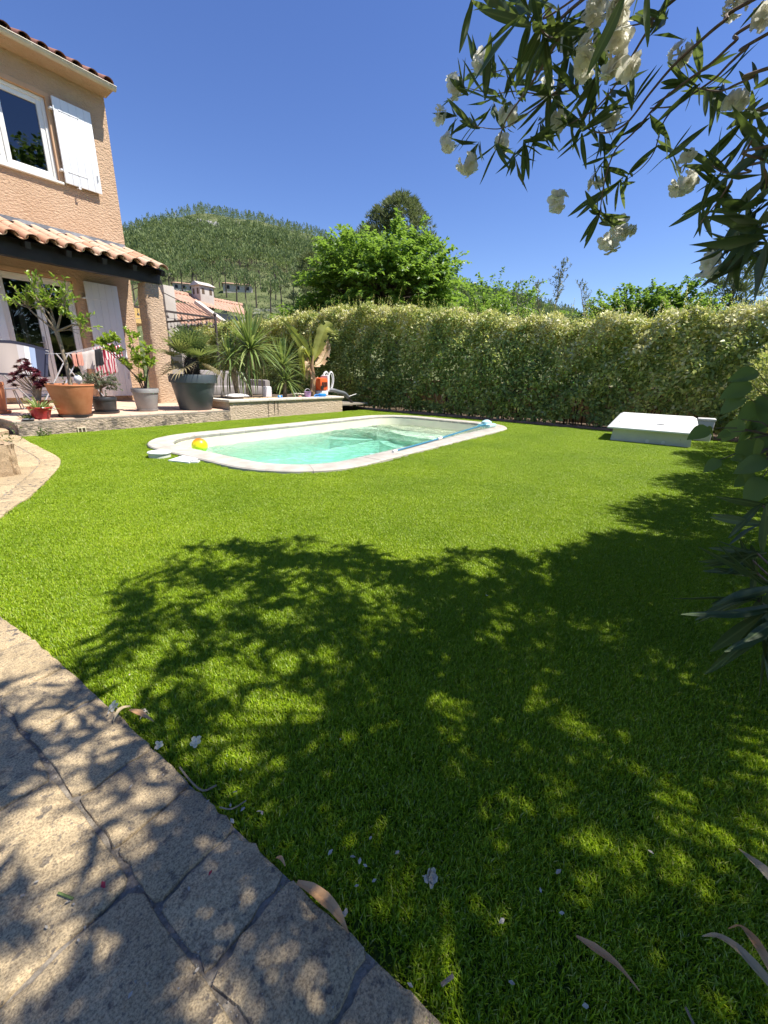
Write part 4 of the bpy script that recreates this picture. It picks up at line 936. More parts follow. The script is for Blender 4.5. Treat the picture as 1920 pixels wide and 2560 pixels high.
keep &= ~((pk > .62) & (dep < .34) & (nr.uniform(size=n) < .82) & ~tops)
hole = (np.abs(y-2.0+.3*np.sin(z*5)) < .22) & (z < .62) | (np.abs(y-.2) < .75) & (z < .42) | (np.abs(y-5.3) < .5) & (z > .30) & (z < .52)
keep &= ~(hole & (nr.uniform(size=n) < .85))
D = np.stack([-.30+nr.normal(0, .35, n), nr.normal(0, .8, n), -.15+nr.normal(0, .6, n)], 1); D[tops] = np.stack([nr.normal(-.1, .6, nt_), nr.normal(0, .6, nt_), np.abs(nr.normal(.6, .4, nt_))], 1)
N = np.stack([-.6+nr.normal(0, .45, n), -.15+nr.normal(0, .45, n), .85+nr.normal(0, .4, n)], 1)
cl = np.sin(y*2.3+1)*np.sin(y*.9+z*2.1)*.5+np.sin(y*6.1+z*5.3)*.5
hgt = z/top_; yel = np.clip((hgt-.56+.10*np.sin(y*3.3)+.06*np.sin(y*9.1))/.3, 0, 1); right = np.clip((6.5-y)/8, 0, 1)
tint = np.clip(.35+.17*cl+nr.normal(0, .19, n)+yel*(.40+.12*cl)+right*.20+(nr.uniform(size=n) < .05)*.35, 0, 1)
L = nr.uniform(.070, .122, n)*np.where(hgt > .8, .8, 1.0)
k = keep
hf = cloud('foliage', np.stack([x, y, z], 1)[k], D[k], N[k], L[k], L[k]*.27, M['hedge'], tint[k], hedge, .25, kind='stuff', bend=.1)
# upright young shoots on the top
P, D, N, L, Tn = [], [], [], [], []; sb = MB()
for i in range(980):
    yy = q.uniform(-4.2, 17.8); xx = q.uniform(9.98, 10.75); zz = float(htop(yy))-.16; h = abs(q.gauss(.07, .10))+.05; lx, ly = q.gauss(0, .12), q.gauss(0, .14)
    if q.random() < .04: h += .16
    m_ = max(5, int(h/.022)); ts = np.linspace(.1, 1, m_); P.append(np.stack([xx+lx*h*ts, yy+ly*h*ts, zz+h*ts*1.25], 1)); a = np.arange(m_)*2.4+q.random()*6
    D.append(np.stack([np.cos(a), np.sin(a), np.full(m_, .75)], 1)); N.append(np.stack([-np.cos(a)*.7, -np.sin(a)*.7, np.full(m_, .8)], 1)); L.append(nr.uniform(.03, .055, m_)*(1.1-.4*ts))
    Tn.append(np.clip(nr.normal(.72+.1*math.sin(yy*2)+.08*max(0, min(1, (6-yy)/6)), .14, m_), 0, 1))
    if i % 3 == 0: sb.tube([(xx, yy, zz), (xx+lx*h, yy+ly*h, zz+h*1.25)], [.004, .002], 3, False)
L = np.concatenate(L); cloud('young_shoots', np.concatenate(P), np.concatenate(D), np.concatenate(N), L, L*.27, M['hedge'], np.concatenate(Tn), hedge, kind='stuff')
for i in range(240):
    yy = q.uniform(-4.4, 13.4); xx = q.uniform(9.95, 10.9); a = q.uniform(-.3, .3)
    sb.tube([(xx+.25, yy, -.02), (xx+.1, yy+a*.5, .5), (xx, yy+a, 1.1)], [.016, .012, .006], 4, False)
tag(sb.build('stems', M['bark_dark'], hedge), kind='stuff')
# wispy olive shoots standing above the hedge
for (pts, lab) in ((((1405, 655), (1385, 790)), 'tallest wispy grey green olive shoot above the hedge'), (((1290, 715), (1296, 790)), 'thin feathery olive shoot left of the taller olive shoot'), (((1450, 705), (1462, 800)), 'short sparse olive shoot right of the tallest one, above the hedge'), (((1340, 712), (1350, 790)), 'small olive sprig close left of the tallest olive shoot')):
    tp, bp = on(*pts[0], 0, 10.9), on(*pts[1], 0, 10.8); b0 = Vector((bp.x, bp.y, 0)); t_ = thing('olive_shoot', b0, lab, 'shrub')
    P, D, N, L = [], [], [], []; mb = MB(); mb.tube([b0, bp, tp], [.02, .012, .003], 5)
    for k in range(26 if pts[0][1] < 700 else 10):
        t = q.uniform(.0, .95); s = bp+(tp-bp)*t; e = s+Vector((q.gauss(0, .1), q.gauss(0, .17), q.uniform(.1, .36)))*(1.15-t*.7); mb.tube([s, e], [.004, .0015], 3, False)
        m_ = 15; ts = np.linspace(.1, 1, m_); P.append(np.array(s)+(np.array(e)-np.array(s))*ts[:, None]); D.append(nr.normal(size=(m_, 3))*.5+np.array([0, 0, .6])); N.append(nr.normal(size=(m_, 3))); L.append(nr.uniform(.05, .085, m_))
    mb.build('stem', M['bark'], t_); L = np.concatenate(L); cloud('leaves', np.concatenate(P), np.concatenate(D), np.concatenate(N), L, L*.16, M['olive'], nr.uniform(.2, .9, len(L)), t_)
# variegated bush at the right edge
def bush(name, cen, rad, n, Ls, m_, label, cat='shrub', tint=(.3, 1), stem='bark', w=.27, seed=2, up=.3):
    g_ = np.random.default_rng(seed); c = np.array(cen); t_ = thing(name, (c[0], c[1], 0), label, cat)
    u = g_.normal(size=(n, 3)); u /= np.linalg.norm(u, axis=1, keepdims=True); kf = g_.uniform(.25, 1, (n, 1))**.45*(1+.15*np.sin(u[:, :1]*7)*np.sin(u[:, 2:]*8+1)); P = c+u*np.array(rad)*kf
    P[:, 2] = np.maximum(P[:, 2], .03); L = g_.uniform(.7, 1.2, n)*Ls; cl = .5*np.sin(P[:, 0]*6)*np.sin(P[:, 2]*7+P[:, 1]*5)
    cloud('foliage', P, u+np.array([0, 0, up])+g_.normal(size=(n, 3))*.5, u*.5+np.array([0, 0, .8])+g_.normal(size=(n, 3))*.4, L, L*w, m_, np.clip(g_.uniform(*tint, n)+.2*cl, 0, 1), t_, kind='stuff')
    mb = MB()
    for k in range(9):
        a = g_.uniform(0, 6.28); rr = g_.uniform(.3, .9); mb.tube([(c[0]+.1*math.cos(a), c[1]+.1*math.sin(a), 0), (c[0]+.4*rad[0]*rr*math.cos(a), c[1]+.4*rad[1]*rr*math.sin(a), c[2]*.8), (c[0]+rad[0]*rr*math.cos(a), c[1]+rad[1]*rr*math.sin(a), c[2]+rad[2]*.4)], [.018, .012, .004], 5, False)
    tag(mb.build('stems', M[stem], t_), kind='stuff'); return t_
shoot_tree('lime_tree', (10.9, -9.2, -.05), 9, (10.9, -9.2, 8.6), (3.2, 2.4, 3.0), 520, 18, .26, .09, M['mulberry'], 'tall leafy tree beyond the right hand boundary, mirrored in the upper window', seed=40, tint=(0, .6))
shoot_tree('laurel_tree', (7.6, -6.4, -.05), 4, (7.6, -6.4, 2.7), (2.2, 1.2, 2.3), 420, 18, .22, .075, M['mulberry'], 'dark laurel beyond the oleander row, mirrored in the glass door, nearer one', seed=51, tint=(0, .4), boxy=3.5)
shoot_tree('laurel_tree', (11.4, -6.8, -.05), 4, (11.4, -6.8, 2.8), (2.2, 1.2, 2.4), 420, 18, .22, .075, M['mulberry'], 'dark laurel beyond the oleander row, mirrored in the glass door, farther one', seed=52, tint=(0, .4), boxy=3.5)
bush('euonymus_bush', (7.55, -1.15, .85), (.55, .55, .75), 5200, .06, M['hedge'], 'sunlit cream and green variegated bush at the right edge beyond the big leaves', tint=(.45, 1), seed=4)
bush('euonymus_bush', (8.8, -1.6, 1.0), (.8, .8, .95), 6000, .06, M['hedge'], 'darker variegated bush in the corner behind the white box', tint=(.1, .6), seed=6)

# ------------------------------------------------------------------ potted plants on the terrace
def pot_mesh(c, rb, rt_, h, rim=.045, rimout=.012, th=.014, z=T):
    mb = MB(); x, y = c
    prof = [(0, .004), (rb*.96, .0), (rb, .012), (rb+(rt_-rb)*(1-rim/h)-.0, h-rim), (rt_+rimout*.6, h-rim+.004), (rt_+rimout, h-.008), (rt_+rimout-.005, h), (rt_-th, h-.002), (rt_-th-.006, h-.05), (rb, h-.055), (0, h-.055)]
    mb.lathe(prof[:9], (x, y, z), 40); return mb, prof[8][0], z+h-.05
def potted(name, c, rb, rt_, h, m_, label, rim=.045, rimout=.012, saucer=None, cat='potted plant', smat=None):
    t_ = thing(name, (c[0], c[1], T), label, cat); z = T
    if saucer:
        mb = MB(); mb.lathe([(0, 0), (saucer*.93, 0), (saucer, .035), (saucer-.01, .037), (saucer*.9, .014), (0, .014)], (c[0], c[1], T), 36); mb.build('saucer', M[smat or m_], t_); z = T+.0145
    mb, ri, zs = pot_mesh(c, rb, rt_, h, rim, rimout, z=z); po = mb.build('pot', M[m_], t_)
    mb = MB(); mb.lathe([(ri, -.003), (ri*.5, .006), (0, .01)], (c[0], c[1], zs), 24); mb.build('soil', M['soil'], t_); return t_, zs
def leafy(t_, twigs, per, Ls, w, m_, tint=(.1, .9), seed=3, spread=.9, up=.2, fold=.25, tip=1.6):
    g_ = np.random.default_rng(seed); P, D, N, L, Tn = [], [], [], [], []
    for (a, b) in twigs:
        a, b = np.array(a), np.array(b); d = (b-a)/np.linalg.norm(b-a); ts = 1-(1-np.linspace(.15, 1, per))**tip*.85; u = g_.normal(size=(per, 3))*spread
        P.append(a+(b-a)*ts[:, None]); D.append(d+u+np.array([0, 0, up])); N.append(g_.normal(size=(per, 3))*.5+np.array([0, 0, .9])); L.append(g_.uniform(.65, 1.2, per)*Ls); Tn.append(np.clip(g_.uniform(*tint)+g_.normal(0, .15, per), 0, 1))
    L = np.concatenate(L); return cloud('leaves', np.concatenate(P), np.concatenate(D), np.concatenate(N), L, L*w, m_, np.concatenate(Tn), t_, fold, kind='stuff', bend=.12)
# lemon tree in the big terracotta pot
C1 = (2.62, 7.50); t_, zs = potted('potted_lemon_tree', C1, .20, .300, .455, 'terracotta', 'tall lemon tree on a bare trunk in the large terracotta pot', .022, .003, .225, smat='blackpot')
top1 = Vector((2.60, 7.53, 1.40)); mb = MB(); mb.tube([(2.63, 7.49, zs-.02), (2.625, 7.49, .95), (2.615, 7.51, 1.2), top1], [.030, .026, .024, .030], 9)
br1 = [((2.57, 7.56, 1.62), (2.50, 7.66, 1.80)), ((2.66, 7.46, 1.60), (2.72, 7.36, 1.80)), ((2.44, 7.72, 1.62), (2.37, 7.85, 1.78)), ((2.74, 7.32, 1.50), (2.86, 7.13, 1.47)), ((2.62, 7.62, 1.65), (2.58, 7.6, 1.95)), ((2.5, 7.52, 1.6), (2.44, 7.62, 1.95)), ((2.7, 7.52, 1.66), (2.76, 7.4, 1.92))]
tw = []
for a, b in br1:
    mb.tube([top1, a, b], [.017, .011, .005], 6, False)
    for k in range(15):
        e = Vector(a).lerp(Vector(b), q.uniform(.3, 1.1))+Vector((q.gauss(0, .09), q.gauss(0, .11), q.uniform(-.08, .20))); s_ = Vector(a).lerp(Vector(b), q.uniform(.3, 1)); mb.tube([s_, e], [.005, .002], 4, False); tw.append((s_, e))
for e in ((2.30, 7.98, 1.80), (2.33, 7.92, 1.83)): mb.tube([(2.44, 7.7, 1.72), (2.40, 7.78, 1.76), e], [.006, .004, .002], 4, False); tw.append(((2.40, 7.78, 1.78), e))
for e in ((2.86, 7.14, 1.44), (2.80, 7.22, 1.36), (2.88, 7.1, 1.62)): mb.tube([top1, (2.7, 7.38, 1.43), e], [.006, .004, .002], 4, False); tw.append((Vector(e).lerp(Vector((2.7, 7.38, 1.43)), .3), e))
mb.build('trunk', M['bark'], t_); leafy(t_, tw, 9, .066, .24, M['citrus'], (.15, .9), 5, .75, .3)
leafy(t_, [((2.58, 7.53, .70), (2.56, 7.55, .78))], 6, .05, .25, M['citrus'], (.4, .8), 6)
sg = MB(); sg.lathe([(0, .02), (.006, .02), (.008, .0), (.022, .02), (.045, .05), (.052, .085), (.042, .115), (.02, .132), (0, .135)], (2.715, 7.43, zs+.045), 20); sg.tube([(2.715, 7.43, zs-.04), (2.715, 7.43, zs+.06)], .006, 6)
sg.solo('solar_garden_light', M['offwhite'], (2.715, 7.43, zs), 'white globe garden light stuck in the soil of the lemon tree pot', 'garden light')
# red pot with spider plant; aeonium behind; the small saucer
C2_ = (2.17, 7.42); t_, zs = potted('potted_spider_plant', C2_, .095, .145, .165, 'redglaze', 'glossy red pot with a tufted green spider plant at the terrace edge', .02, .004)
for k in range(46):
    a = q.uniform(0, 6.28); ln = q.uniform(.17, .30); el = q.uniform(.3, 1.3); d = Vector((math.cos(a), math.sin(a), 0)); p0 = Vector((C2_[0], C2_[1], zs))+d*.03
    pts = [p0+d*(ln*math.cos(el)*t)+Vector((0, 0, ln*math.sin(el)*t-ln*.45*t*t*math.cos(el))) for t in (0, .3, .6, .85, 1)]; mb = MB(); mb.ribbon(pts, [.006, .011, .010, .006, .0005], (d.x*-.3, d.y*-.3, 1), .4); mb.build('leaf', M['spider'], t_)
C3 = (2.30, 7.80); t_, zs = potted('potted_aeonium', C3, .085, .105, .225, 'terracotta', 'dark red rosetted aeonium with bare stems in a small terracotta pot behind the red pot', .05, .004)
heads = [(dx, dz) for dx, dz in ((-.30, .30), (-.26, .40), (-.22, .34), (-.20, .50), (-.15, .44), (-.12, .58), (-.06, .60), (-.05, .50), (-.01, .55), (.04, .46), (.03, .36), (.09, .40), (.13, .30), (.17, .33), (-.1, .38), (.08, .28), (-.28, .24), (-.18, .42), (-.09, .50), (.0, .48), (.07, .44), (.11, .24))]
mb = MB(); P, D, N, L, Tn = [], [], [], [], []
for dx, dz in heads:
    off = rgt*dx; dy = q.uniform(-.08, .08); e = Vector((C3[0]-.03+off.x+dy*.5, C3[1]+off.y+dy, zs+dz)); m_ = Vector((C3[0]+off.x*.35, C3[1]+off.y*.35, zs+.12+dz*.25)); mb.tube([(C3[0], C3[1], zs-.01), m_, e], [.008, .006, .005], 6, False)
    ax = Vector((off.x*1.3+q.gauss(0, .25)-.25, off.y*1.3+q.gauss(0, .25)-.25, .75)).normalized(); au = ax.orthogonal().normalized(); av = ax.cross(au)
    for k in range(34):
        a = k*2.4; el = .05+1.2*(k/34); rad = au*math.cos(a)+av*math.sin(a); P.append(e); D.append(rad*math.cos(el)+ax*math.sin(el)); N.append(ax*math.cos(el)-rad*math.sin(el)); L.append(.080*(1-.5*k/34)*q.uniform(.8, 1.15)); Tn.append(q.uniform(0, 1)*(1-.3*k/34))
mb.build('stem', M['bark'], t_); L = np.array(L); tag(cloud('rosette', P, D, N, L, L*.25, M['aeonium'], Tn, t_), kind='stuff')
mb = MB(); mb.lathe([(0, 0), (.055, 0), (.075, .016), (.07, .018), (.05, .007), (0, .007)], (1.98, 7.30, T), 24); mb.solo('saucer', M['hose'], (1.98, 7.30, T), 'small dark grey dish lying on the terrace corner by the red pot', 'dish')
mb = MB()
P, D, N, L = [], [], [], []
for k in range(70): a = q.uniform(0, 6.28); P.append((2.03+q.gauss(0, .03), 7.46+q.gauss(0, .03), T+.01)); D.append((math.cos(a), math.sin(a), q.uniform(.3, 1.6))); N.append((0, 0, 1)); L.append(q.uniform(.03, .09))
L = np.array(L); ww = thing('small_weed', (2.03, 7.46, T), 'small dull green succulent beside the red pot on the terrace floor', 'plant'); cloud('leaves', P, D, nr.normal(size=(70, 3)), L, L*.12, M['mossgreen'], nr.uniform(0, .6, 70), ww, kind='stuff')
# olive bush in black pot
C4 = (3.15, 7.76); t_, zs = potted('potted_olive_bush', C4, .152, .178, .245, 'blackpot', 'low grey green olive bush in a black plastic pot on a dark saucer', .05, .006, .20)
mb = MB(); tw = []; cr = Vector((3.14, 7.78, .60)); mb.tube([(3.15, 7.76, zs-.01), (3.12, 7.79, .53), cr], [.016, .014, .011], 7)
for k in range(34):
    s_ = q.uniform(-1, 1); off = rgt*(s_*.30+.02); e = Vector((3.15+off.x+q.gauss(0, .08), 7.76+off.y+q.gauss(0, .1), .68+q.uniform(-.05, .17)*(1-.4*abs(s_)))); mid = cr.lerp(e, .5)+Vector((0, 0, .04)); mb.tube([cr, mid, e], [.006, .004, .002], 4, False)
    for _ in range(3): e2 = mid.lerp(e, q.uniform(.2, 1))+Vector((q.gauss(0, .06), q.gauss(0, .06), q.gauss(.02, .05))); tw.append((mid.lerp(e, q.random()), e2))
mb.build('trunk', M['bark'], t_); leafy(t_, tw, 30, .034, .18, M['olive'], (0, 1), 8, .8)
# citrus in grey pot
C5 = (3.84, 7.79); t_, zs = potted('potted_citrus_shrub', C5, .160, .212, .375, 'greypot', 'leaning bright yellow green citrus shrub in a plain grey pot', .075, .006, .175)
mb = MB(); tw = []
for pts in ([(3.82, 7.80, zs), (3.78, 7.88, .78), (3.66, 8.06, 1.02), (3.52, 8.26, 1.22), (3.45, 8.36, 1.32)], [(3.66, 8.06, 1.02), (3.64, 8.09, 1.25), (3.61, 8.13, 1.45)], [(3.66, 8.06, 1.05), (3.58, 8.18, 1.18), (3.52, 8.28, 1.38)], [(3.84, 7.79, zs), (3.86, 7.77, .9), (3.80, 7.86, 1.2), (3.78, 7.89, 1.46)], [(3.85, 7.78, zs), (3.9, 7.7, .95), (3.91, 7.68, 1.28)], [(3.84, 7.79, zs), (3.88, 7.74, .8), (3.94, 7.64, 1.05)], [(3.84, 7.79, zs), (3.80, 7.84, .8), (3.82, 7.82, 1.1)]):
    mb.tube(pts, [.013*(1-.75*i/(len(pts)-1)) for i in range(len(pts))], 5, False)
    L_ = [Vector(p) for p in pts]
    for i in range(len(L_)-1):
        for k in range(8 if i else 1):
            s_ = L_[i].lerp(L_[i+1], q.uniform(.3, 1)); e = s_+Vector((q.gauss(0, .05), q.gauss(0, .06), q.uniform(0, .12))); tw.append((s_, e))
mb.build('stems', M['bark_dark'], t_); leafy(t_, tw, 10, .084, .27, M['citrus'], (.45, 1), 12, .75, .35)
# pot cut by the left edge of the view
C6 = (1.97, 8.56); t_, zs = potted('potted_lemon_tree', C6, .115, .15, .45, 'terracotta', 'tall terracotta pot on a terracotta saucer cut by the left edge of the view', .05, .006, .17)
mb = MB(); mb.tube([(C6[0], C6[1], zs), (1.93, 8.55, 1.2), (1.86, 8.6, 1.7)], [.02, .016, .01], 7); mb.build('trunk', M['bark'], t_)
tw = [((1.86, 8.6, 1.6), (1.86+q.gauss(0, .12)-.06, 8.6+q.gauss(0, .15), 1.65+q.gauss(.05, .16))) for _ in range(16)]; leafy(t_, tw, 12, .07, .26, M['citrus'], (.1, .7), 15)
# palm in the huge anthracite pot
C7 = (4.68, 7.64); t_, zs = potted('potted_fan_palm', C7, .285, .412, .64, 'anth', 'bushy fan palm with hairy trunk in the huge anthracite pot', .15, .008)
tk = MB(); g_ = random.Random(3)
for k in range(11):
    for j in range(14): pass
prof = [(.12, -.02), (.135, .04), (.13, .14), (.12, .24), (.09, .33), (.0, .36)]
for i in range(150):
    a = i*2.4; z = .0+.34*i/150; r_ = .115*(1-.35*(i/150)**2); p = Vector((C7[0]+r_*math.cos(a), C7[1]+r_*math.sin(a), zs+z)); d = Vector((math.cos(a), math.sin(a), .9)).normalized(); tk.ribbon([p, p+d*.035, p+d*.07], [.018, .013, .002], (math.cos(a), math.sin(a), -.6), .5)
tk.lathe(prof, (C7[0], C7[1], zs), 20); tk.build('trunk', M['bark_dark'], t_)
fr_dirs = []
for k in range(26):
    a = k*2.4+q.uniform(-.3, .3); el = R(16+68*(k/26)**.8)+q.uniform(-.12, .12); fr_dirs.append((a, el, q.uniform(.42, .62) if k > 5 else .5))
for a in (2.4, 5.6, 3.6): fr_dirs.append((a, R(-25), .42))
for i, (a, el, ln) in enumerate(fr_dirs):
    d = Vector((math.cos(a)*math.cos(el), math.sin(a)*math.cos(el), math.sin(el))); p0 = Vector((C7[0], C7[1], zs+.30)); pe = p0+d*ln*.62+Vector((0, 0, -.03)); mb = MB(); mb.tube([p0, p0.lerp(pe, .5)+Vector((0, 0, .03)), pe], [.008, .006, .004], 5)
    sd = d.cross(Vector((0, 0, 1))).normalized(); nrm = sd.cross(d).normalized(); R0 = q.uniform(.34, .46)
    for j in range(22):
        th = R(-118+236*j/21); dd = (d*math.cos(th)+sd*math.sin(th)+nrm*.45*abs(math.sin(th))).normalized(); rr = R0*(1-.22*abs(th)/2.1)*q.uniform(.9, 1.05)
        mb.ribbon([pe, pe+dd*rr*.35, pe+dd*rr*.75-Vector((0, 0, rr*.03)), pe+dd*rr-Vector((0, 0, rr*.16))], [.005, .015, .011, .0008], nrm, .5)
    mb.build('frond', M['palm'] if el > -.2 else M['yuccadry'], t_, smooth=False)

# ------------------------------------------------------------------ plants in the raised planter
def sword_leaves(t_, cen, n, ln, wd, e0, e1, seed, m_, droop=.3, mdry=None, ndry=0, limit=None):
    g_ = random.Random(seed); c = Vector(cen)
    for k in range(n+ndry):
        dry = k >= n; a = k*2.39996+g_.uniform(-.25, .25); f = (k+.5)/n if not dry else 0
        el = R(e0+(e1-e0)*f+g_.gauss(0, 5)) if not dry else R(g_.uniform(-62, -30)); l_ = ln*g_.uniform(.8, 1.12)*(1 if not dry else .8); d = Vector((math.cos(a), math.sin(a), 0)); p0 = c+d*.03+Vector((0, 0, .10*f-.05)); dr = droop*g_.uniform(.4, 1.5)*(1.25-f)
        pts = [p0+d*(l_*math.cos(el)*t)+Vector((0, 0, l_*(math.sin(el)*t-dr*t**2.2*math.cos(el)))) for t in (0, .2, .45, .7, .88, 1)]
        mb = MB(); mb.ribbon(pts, [wd*.7, wd, wd*.95, wd*.75, wd*.4, .0008], (-d.x*math.sin(el), -d.y*math.sin(el), max(.15, math.cos(el))), .35); mb.build('leaf', mdry if dry else m_, t_)
t_ = thing('yucca', (6.12, 7.86, PZ-.03), 'large yucca with a fountain of drooping sword leaves in the planter behind the pool', 'yucca')
mb = MB(); mb.tube([(6.12, 7.86, PZ-.05), (6.10, 7.87, .9), (6.2, 7.85, 1.42)], [.07, .055, .05], 9); mb.tube([(5.93, 8.0, PZ-.05), (5.86, 8.0, .8), (5.78, 8.0, 1.16)], [.055, .05, .045], 8); mb.build('trunk', M['bark'], t_)
sword_leaves(t_, (6.22, 7.85, 1.42), 150, .86, .022, -18, 88, 4, M['yucca'], .42); sword_leaves(t_, (5.78, 8.0, 1.18), 64, .62, .019, -25, 80, 6, M['yucca'], .5)
for k in range(70):
    a = q.uniform(0, 6.28); d = Vector((math.cos(a), math.sin(a), 0)); c = Vector((6.16, 7.86, q.uniform(1.0, 1.4))) if k < 46 else Vector((5.8, 8, q.uniform(.8, 1.1))); o_ = q.uniform(.10, .26); l_ = q.uniform(.45, .85); l_ = min(l_, c.z-.42)
    mb = MB(); mb.ribbon([c, c+d*o_+Vector((0, 0, .03)), c+d*o_*1.5+Vector((0, 0, -l_*.4)), c+d*o_*1.55+Vector((0, 0, -l_*.75)), c+d*o_*1.5+Vector((0, 0, -l_))], [.012, .014, .013, .009, .001], (d.x, d.y, .3), .3); mb.build('leaf', M['yuccadry'] if k % 3 == 0 else M['yucca'], t_)
t_ = thing('yucca', (7.05, 7.75, PZ-.03), 'smaller pale yucca with two stiff tufts between the big yucca and the banana', 'yucca')
mb = MB(); mb.tube([(7.05, 7.75, PZ-.05), (7.06, 7.75, .8), (7.05, 7.76, 1.15)], [.05, .04, .035], 8); mb.tube([(7.0, 7.7, PZ-.05), (7.0, 7.68, .75)], [.04, .035], 8); mb.build('trunk', M['bark'], t_)
sword_leaves(t_, (7.05, 7.76, 1.12), 74, .66, .018, -12, 86, 14, M['yucca'], .22); sword_leaves(t_, (7.02, 7.68, .76), 56, .50, .019, -30, 65, 15, M['yucca'], .55)
# banana plant
t_ = thing('banana_plant', (7.95, 7.7, PZ-.03), 'scorched banana plant with torn yellowing leaves at the end of the planter', 'banana plant')
mb = MB(); mb.tube([(7.95, 7.7, PZ-.05), (7.95, 7.7, .62), (7.96, 7.7, .9), (7.93, 7.7, 1.12), (7.98, 7.7, 1.35)], [.075, .07, .055, .038, .022], 10); mb.tube([(7.93, 7.7, .85), (7.84, 7.72, 1.05), (7.80, 7.72, 1.3)], [.04, .03, .018], 8); mb.build('stem', M['banana_stem'], t_)
def banana_leaf(mid, ws, nrm, m_, seed, name='leaf'):
    g_ = random.Random(seed); pts = [Vector(p) for p in mid]; fine = []
    n_ = 22; P_ = smooth3(pts, n_); mb = MB(); k = len(P_); nv = Vector(nrm).normalized(); vs = []; W_ = [float(np.interp(i/(k-1), np.linspace(0, 1, len(ws)), ws)) for i in range(k)]
    for i, p in enumerate(P_):
        tg = (P_[min(i+1, k-1)]-P_[max(i-1, 0)]).normalized(); sd = tg.cross(nv).normalized(); n2 = sd.cross(tg); jl, jr = g_.uniform(.82, 1.06), g_.uniform(.82, 1.06); dz = g_.gauss(0, .012)
        vs += [p-sd*W_[i]*jl+n2*(W_[i]*.25+dz), p-sd*W_[i]*.5+n2*W_[i]*.2, p, p+sd*W_[i]*.5+n2*W_[i]*.2, p+sd*W_[i]*jr+n2*(W_[i]*.25-dz)]
    fs = []
    for i in range(k-1):
        for j in range(4):
            if j in (0, 3) and g_.random() < .12: continue
            a = i*5+j; fs.append((a, a+1, a+6, a+5))
    mb.add(vs, fs); lf = mb.build(name, m_, t_); rb = MB(); rb.tube(P_, [.011*(1-.8*i/(k-1)) for i in range(k)], 5); rb.build('midrib', M['banana'], lf)
def smooth3(P_, n_):
    out = []; k = len(P_)
    for i in range(k-1):
        a = P_[i-1] if i else P_[0]*2-P_[1]; b, c = P_[i], P_[i+1]; d = P_[i+2] if i+2 < k else P_[-1]*2-P_[-2]
        for j in range(max(2, n_//(k-1))): t = j/max(2, n_//(k-1)); out.append(.5*((2*b)+(c-a)*t+(2*a-5*b+4*c-d)*t*t+(3*b-a-3*c+d)*t**3))
    return out+[P_[-1]]
cf = (-.75, -.6, .25)
banana_leaf([(7.90, 7.72, 1.18), (7.72, 7.75, 1.55), (7.42, 7.8, 1.86), (7.08, 7.85, 2.12)], [.01, .10, .14, .12, .05, .002], cf, M['banana'], 1)
banana_leaf([(7.97, 7.7, 1.22), (8.15, 7.7, 1.5), (8.30, 7.68, 1.82), (8.46, 7.66, 2.05), (8.64, 7.6, 1.98)], [.01, .12, .17, .18, .15, .06], cf, M['banana'], 2)
banana_leaf([(7.98, 7.69, 1.1), (8.22, 7.66, 1.22), (8.38, 7.62, 1.5), (8.42, 7.6, 1.78)], [.01, .12, .14, .1, .01], (-.8, -.5, .1), M['banana_dry'], 3)
banana_leaf([(7.88, 7.7, 1.25), (7.6, 7.66, 1.5), (7.52, 7.64, 1.3), (7.58, 7.64, .95), (7.6, 7.64, .72)], [.008, .06, .09, .08, .05, .005], (-.9, -.3, .2), M['banana'], 4)
banana_leaf([(7.86, 7.7, 1.1), (7.72, 7.64, 1.2), (7.62, 7.6, 1.0), (7.66, 7.6, .78)], [.01, .07, .09, .08, .01], (-.9, -.4, .1), M['banana_dry'], 5)
banana_leaf([(7.95, 7.7, 1.3), (7.93, 7.72, 1.62), (7.91, 7.74, 1.97)], [.015, .03, .028, .004], cf, M['banana'], 6)
for zz, sgn in ((.5, 1), (.66, -1), (.8, 1)):
    mb = MB(); mb.ribbon([(7.95-.06*sgn, 7.64, zz), (7.95-.05*sgn, 7.63, zz+.12), (7.95-.10*sgn, 7.62, zz+.2)], [.05, .045, .01], (-.7, -.7, 0), .4); mb.build('sheath', M['banana_dry'], t_)
# leaf blower on the cap
t_ = thing('leaf_blower', (8.25, 7.62, PZ), 'backpack leaf blower with orange housing, white shell and grey hose on the planter end', 'leaf blower')
mb = MB(); mb.bbox((8.0, 7.50, PZ), (8.30, 7.74, PZ+.13), .03); mb.build('base', M['offwhite'], t_)
mb = MB(); mb.bbox((7.99, 7.48, PZ+.13), (8.28, 7.74, PZ+.44), .07); ob = mb.build('engine_housing', M['orange'], t_)
mb = MB(); 
for i in range(4): mb.bbox((8.05+.05*i, 7.468, PZ+.2+.01*i), (8.08+.05*i, 7.479, PZ+.34), .004)
mb.bbox((8.0, 7.465, PZ+.15), (8.09, 7.479, PZ+.25), .004); mb.build('vent', M['black'], ob)
mb = MB(); mb.bbox((8.281, 7.5, PZ+.1), (8.37, 7.76, PZ+.5), .035); mb.build('back_plate', M['offwhite'], t_)
for y_ in (7.53, 7.70):
    mb = MB(); pts = [(8.34, y_, PZ+.48), (8.42, y_, PZ+.575), (8.50, y_, PZ+.54), (8.53, y_, PZ+.38), (8.47, y_, PZ+.2), (8.38, y_, PZ+.12)]; P_ = smooth3([Vector(p) for p in pts], 20); mb.ribbon(P_, [.03]*len(P_), (0, 1, 0), 0); k = len(mb.v); mb.v += [(v[0]-.02, v[1], v[2]-.01) for v in mb.v[:k]]; mb.f += [tuple(i+k for i in f[::-1]) for f in mb.f[:]]; mb.tube(P_, .018, 6); mb.build('shoulder_strap', M['offwhite'], t_)
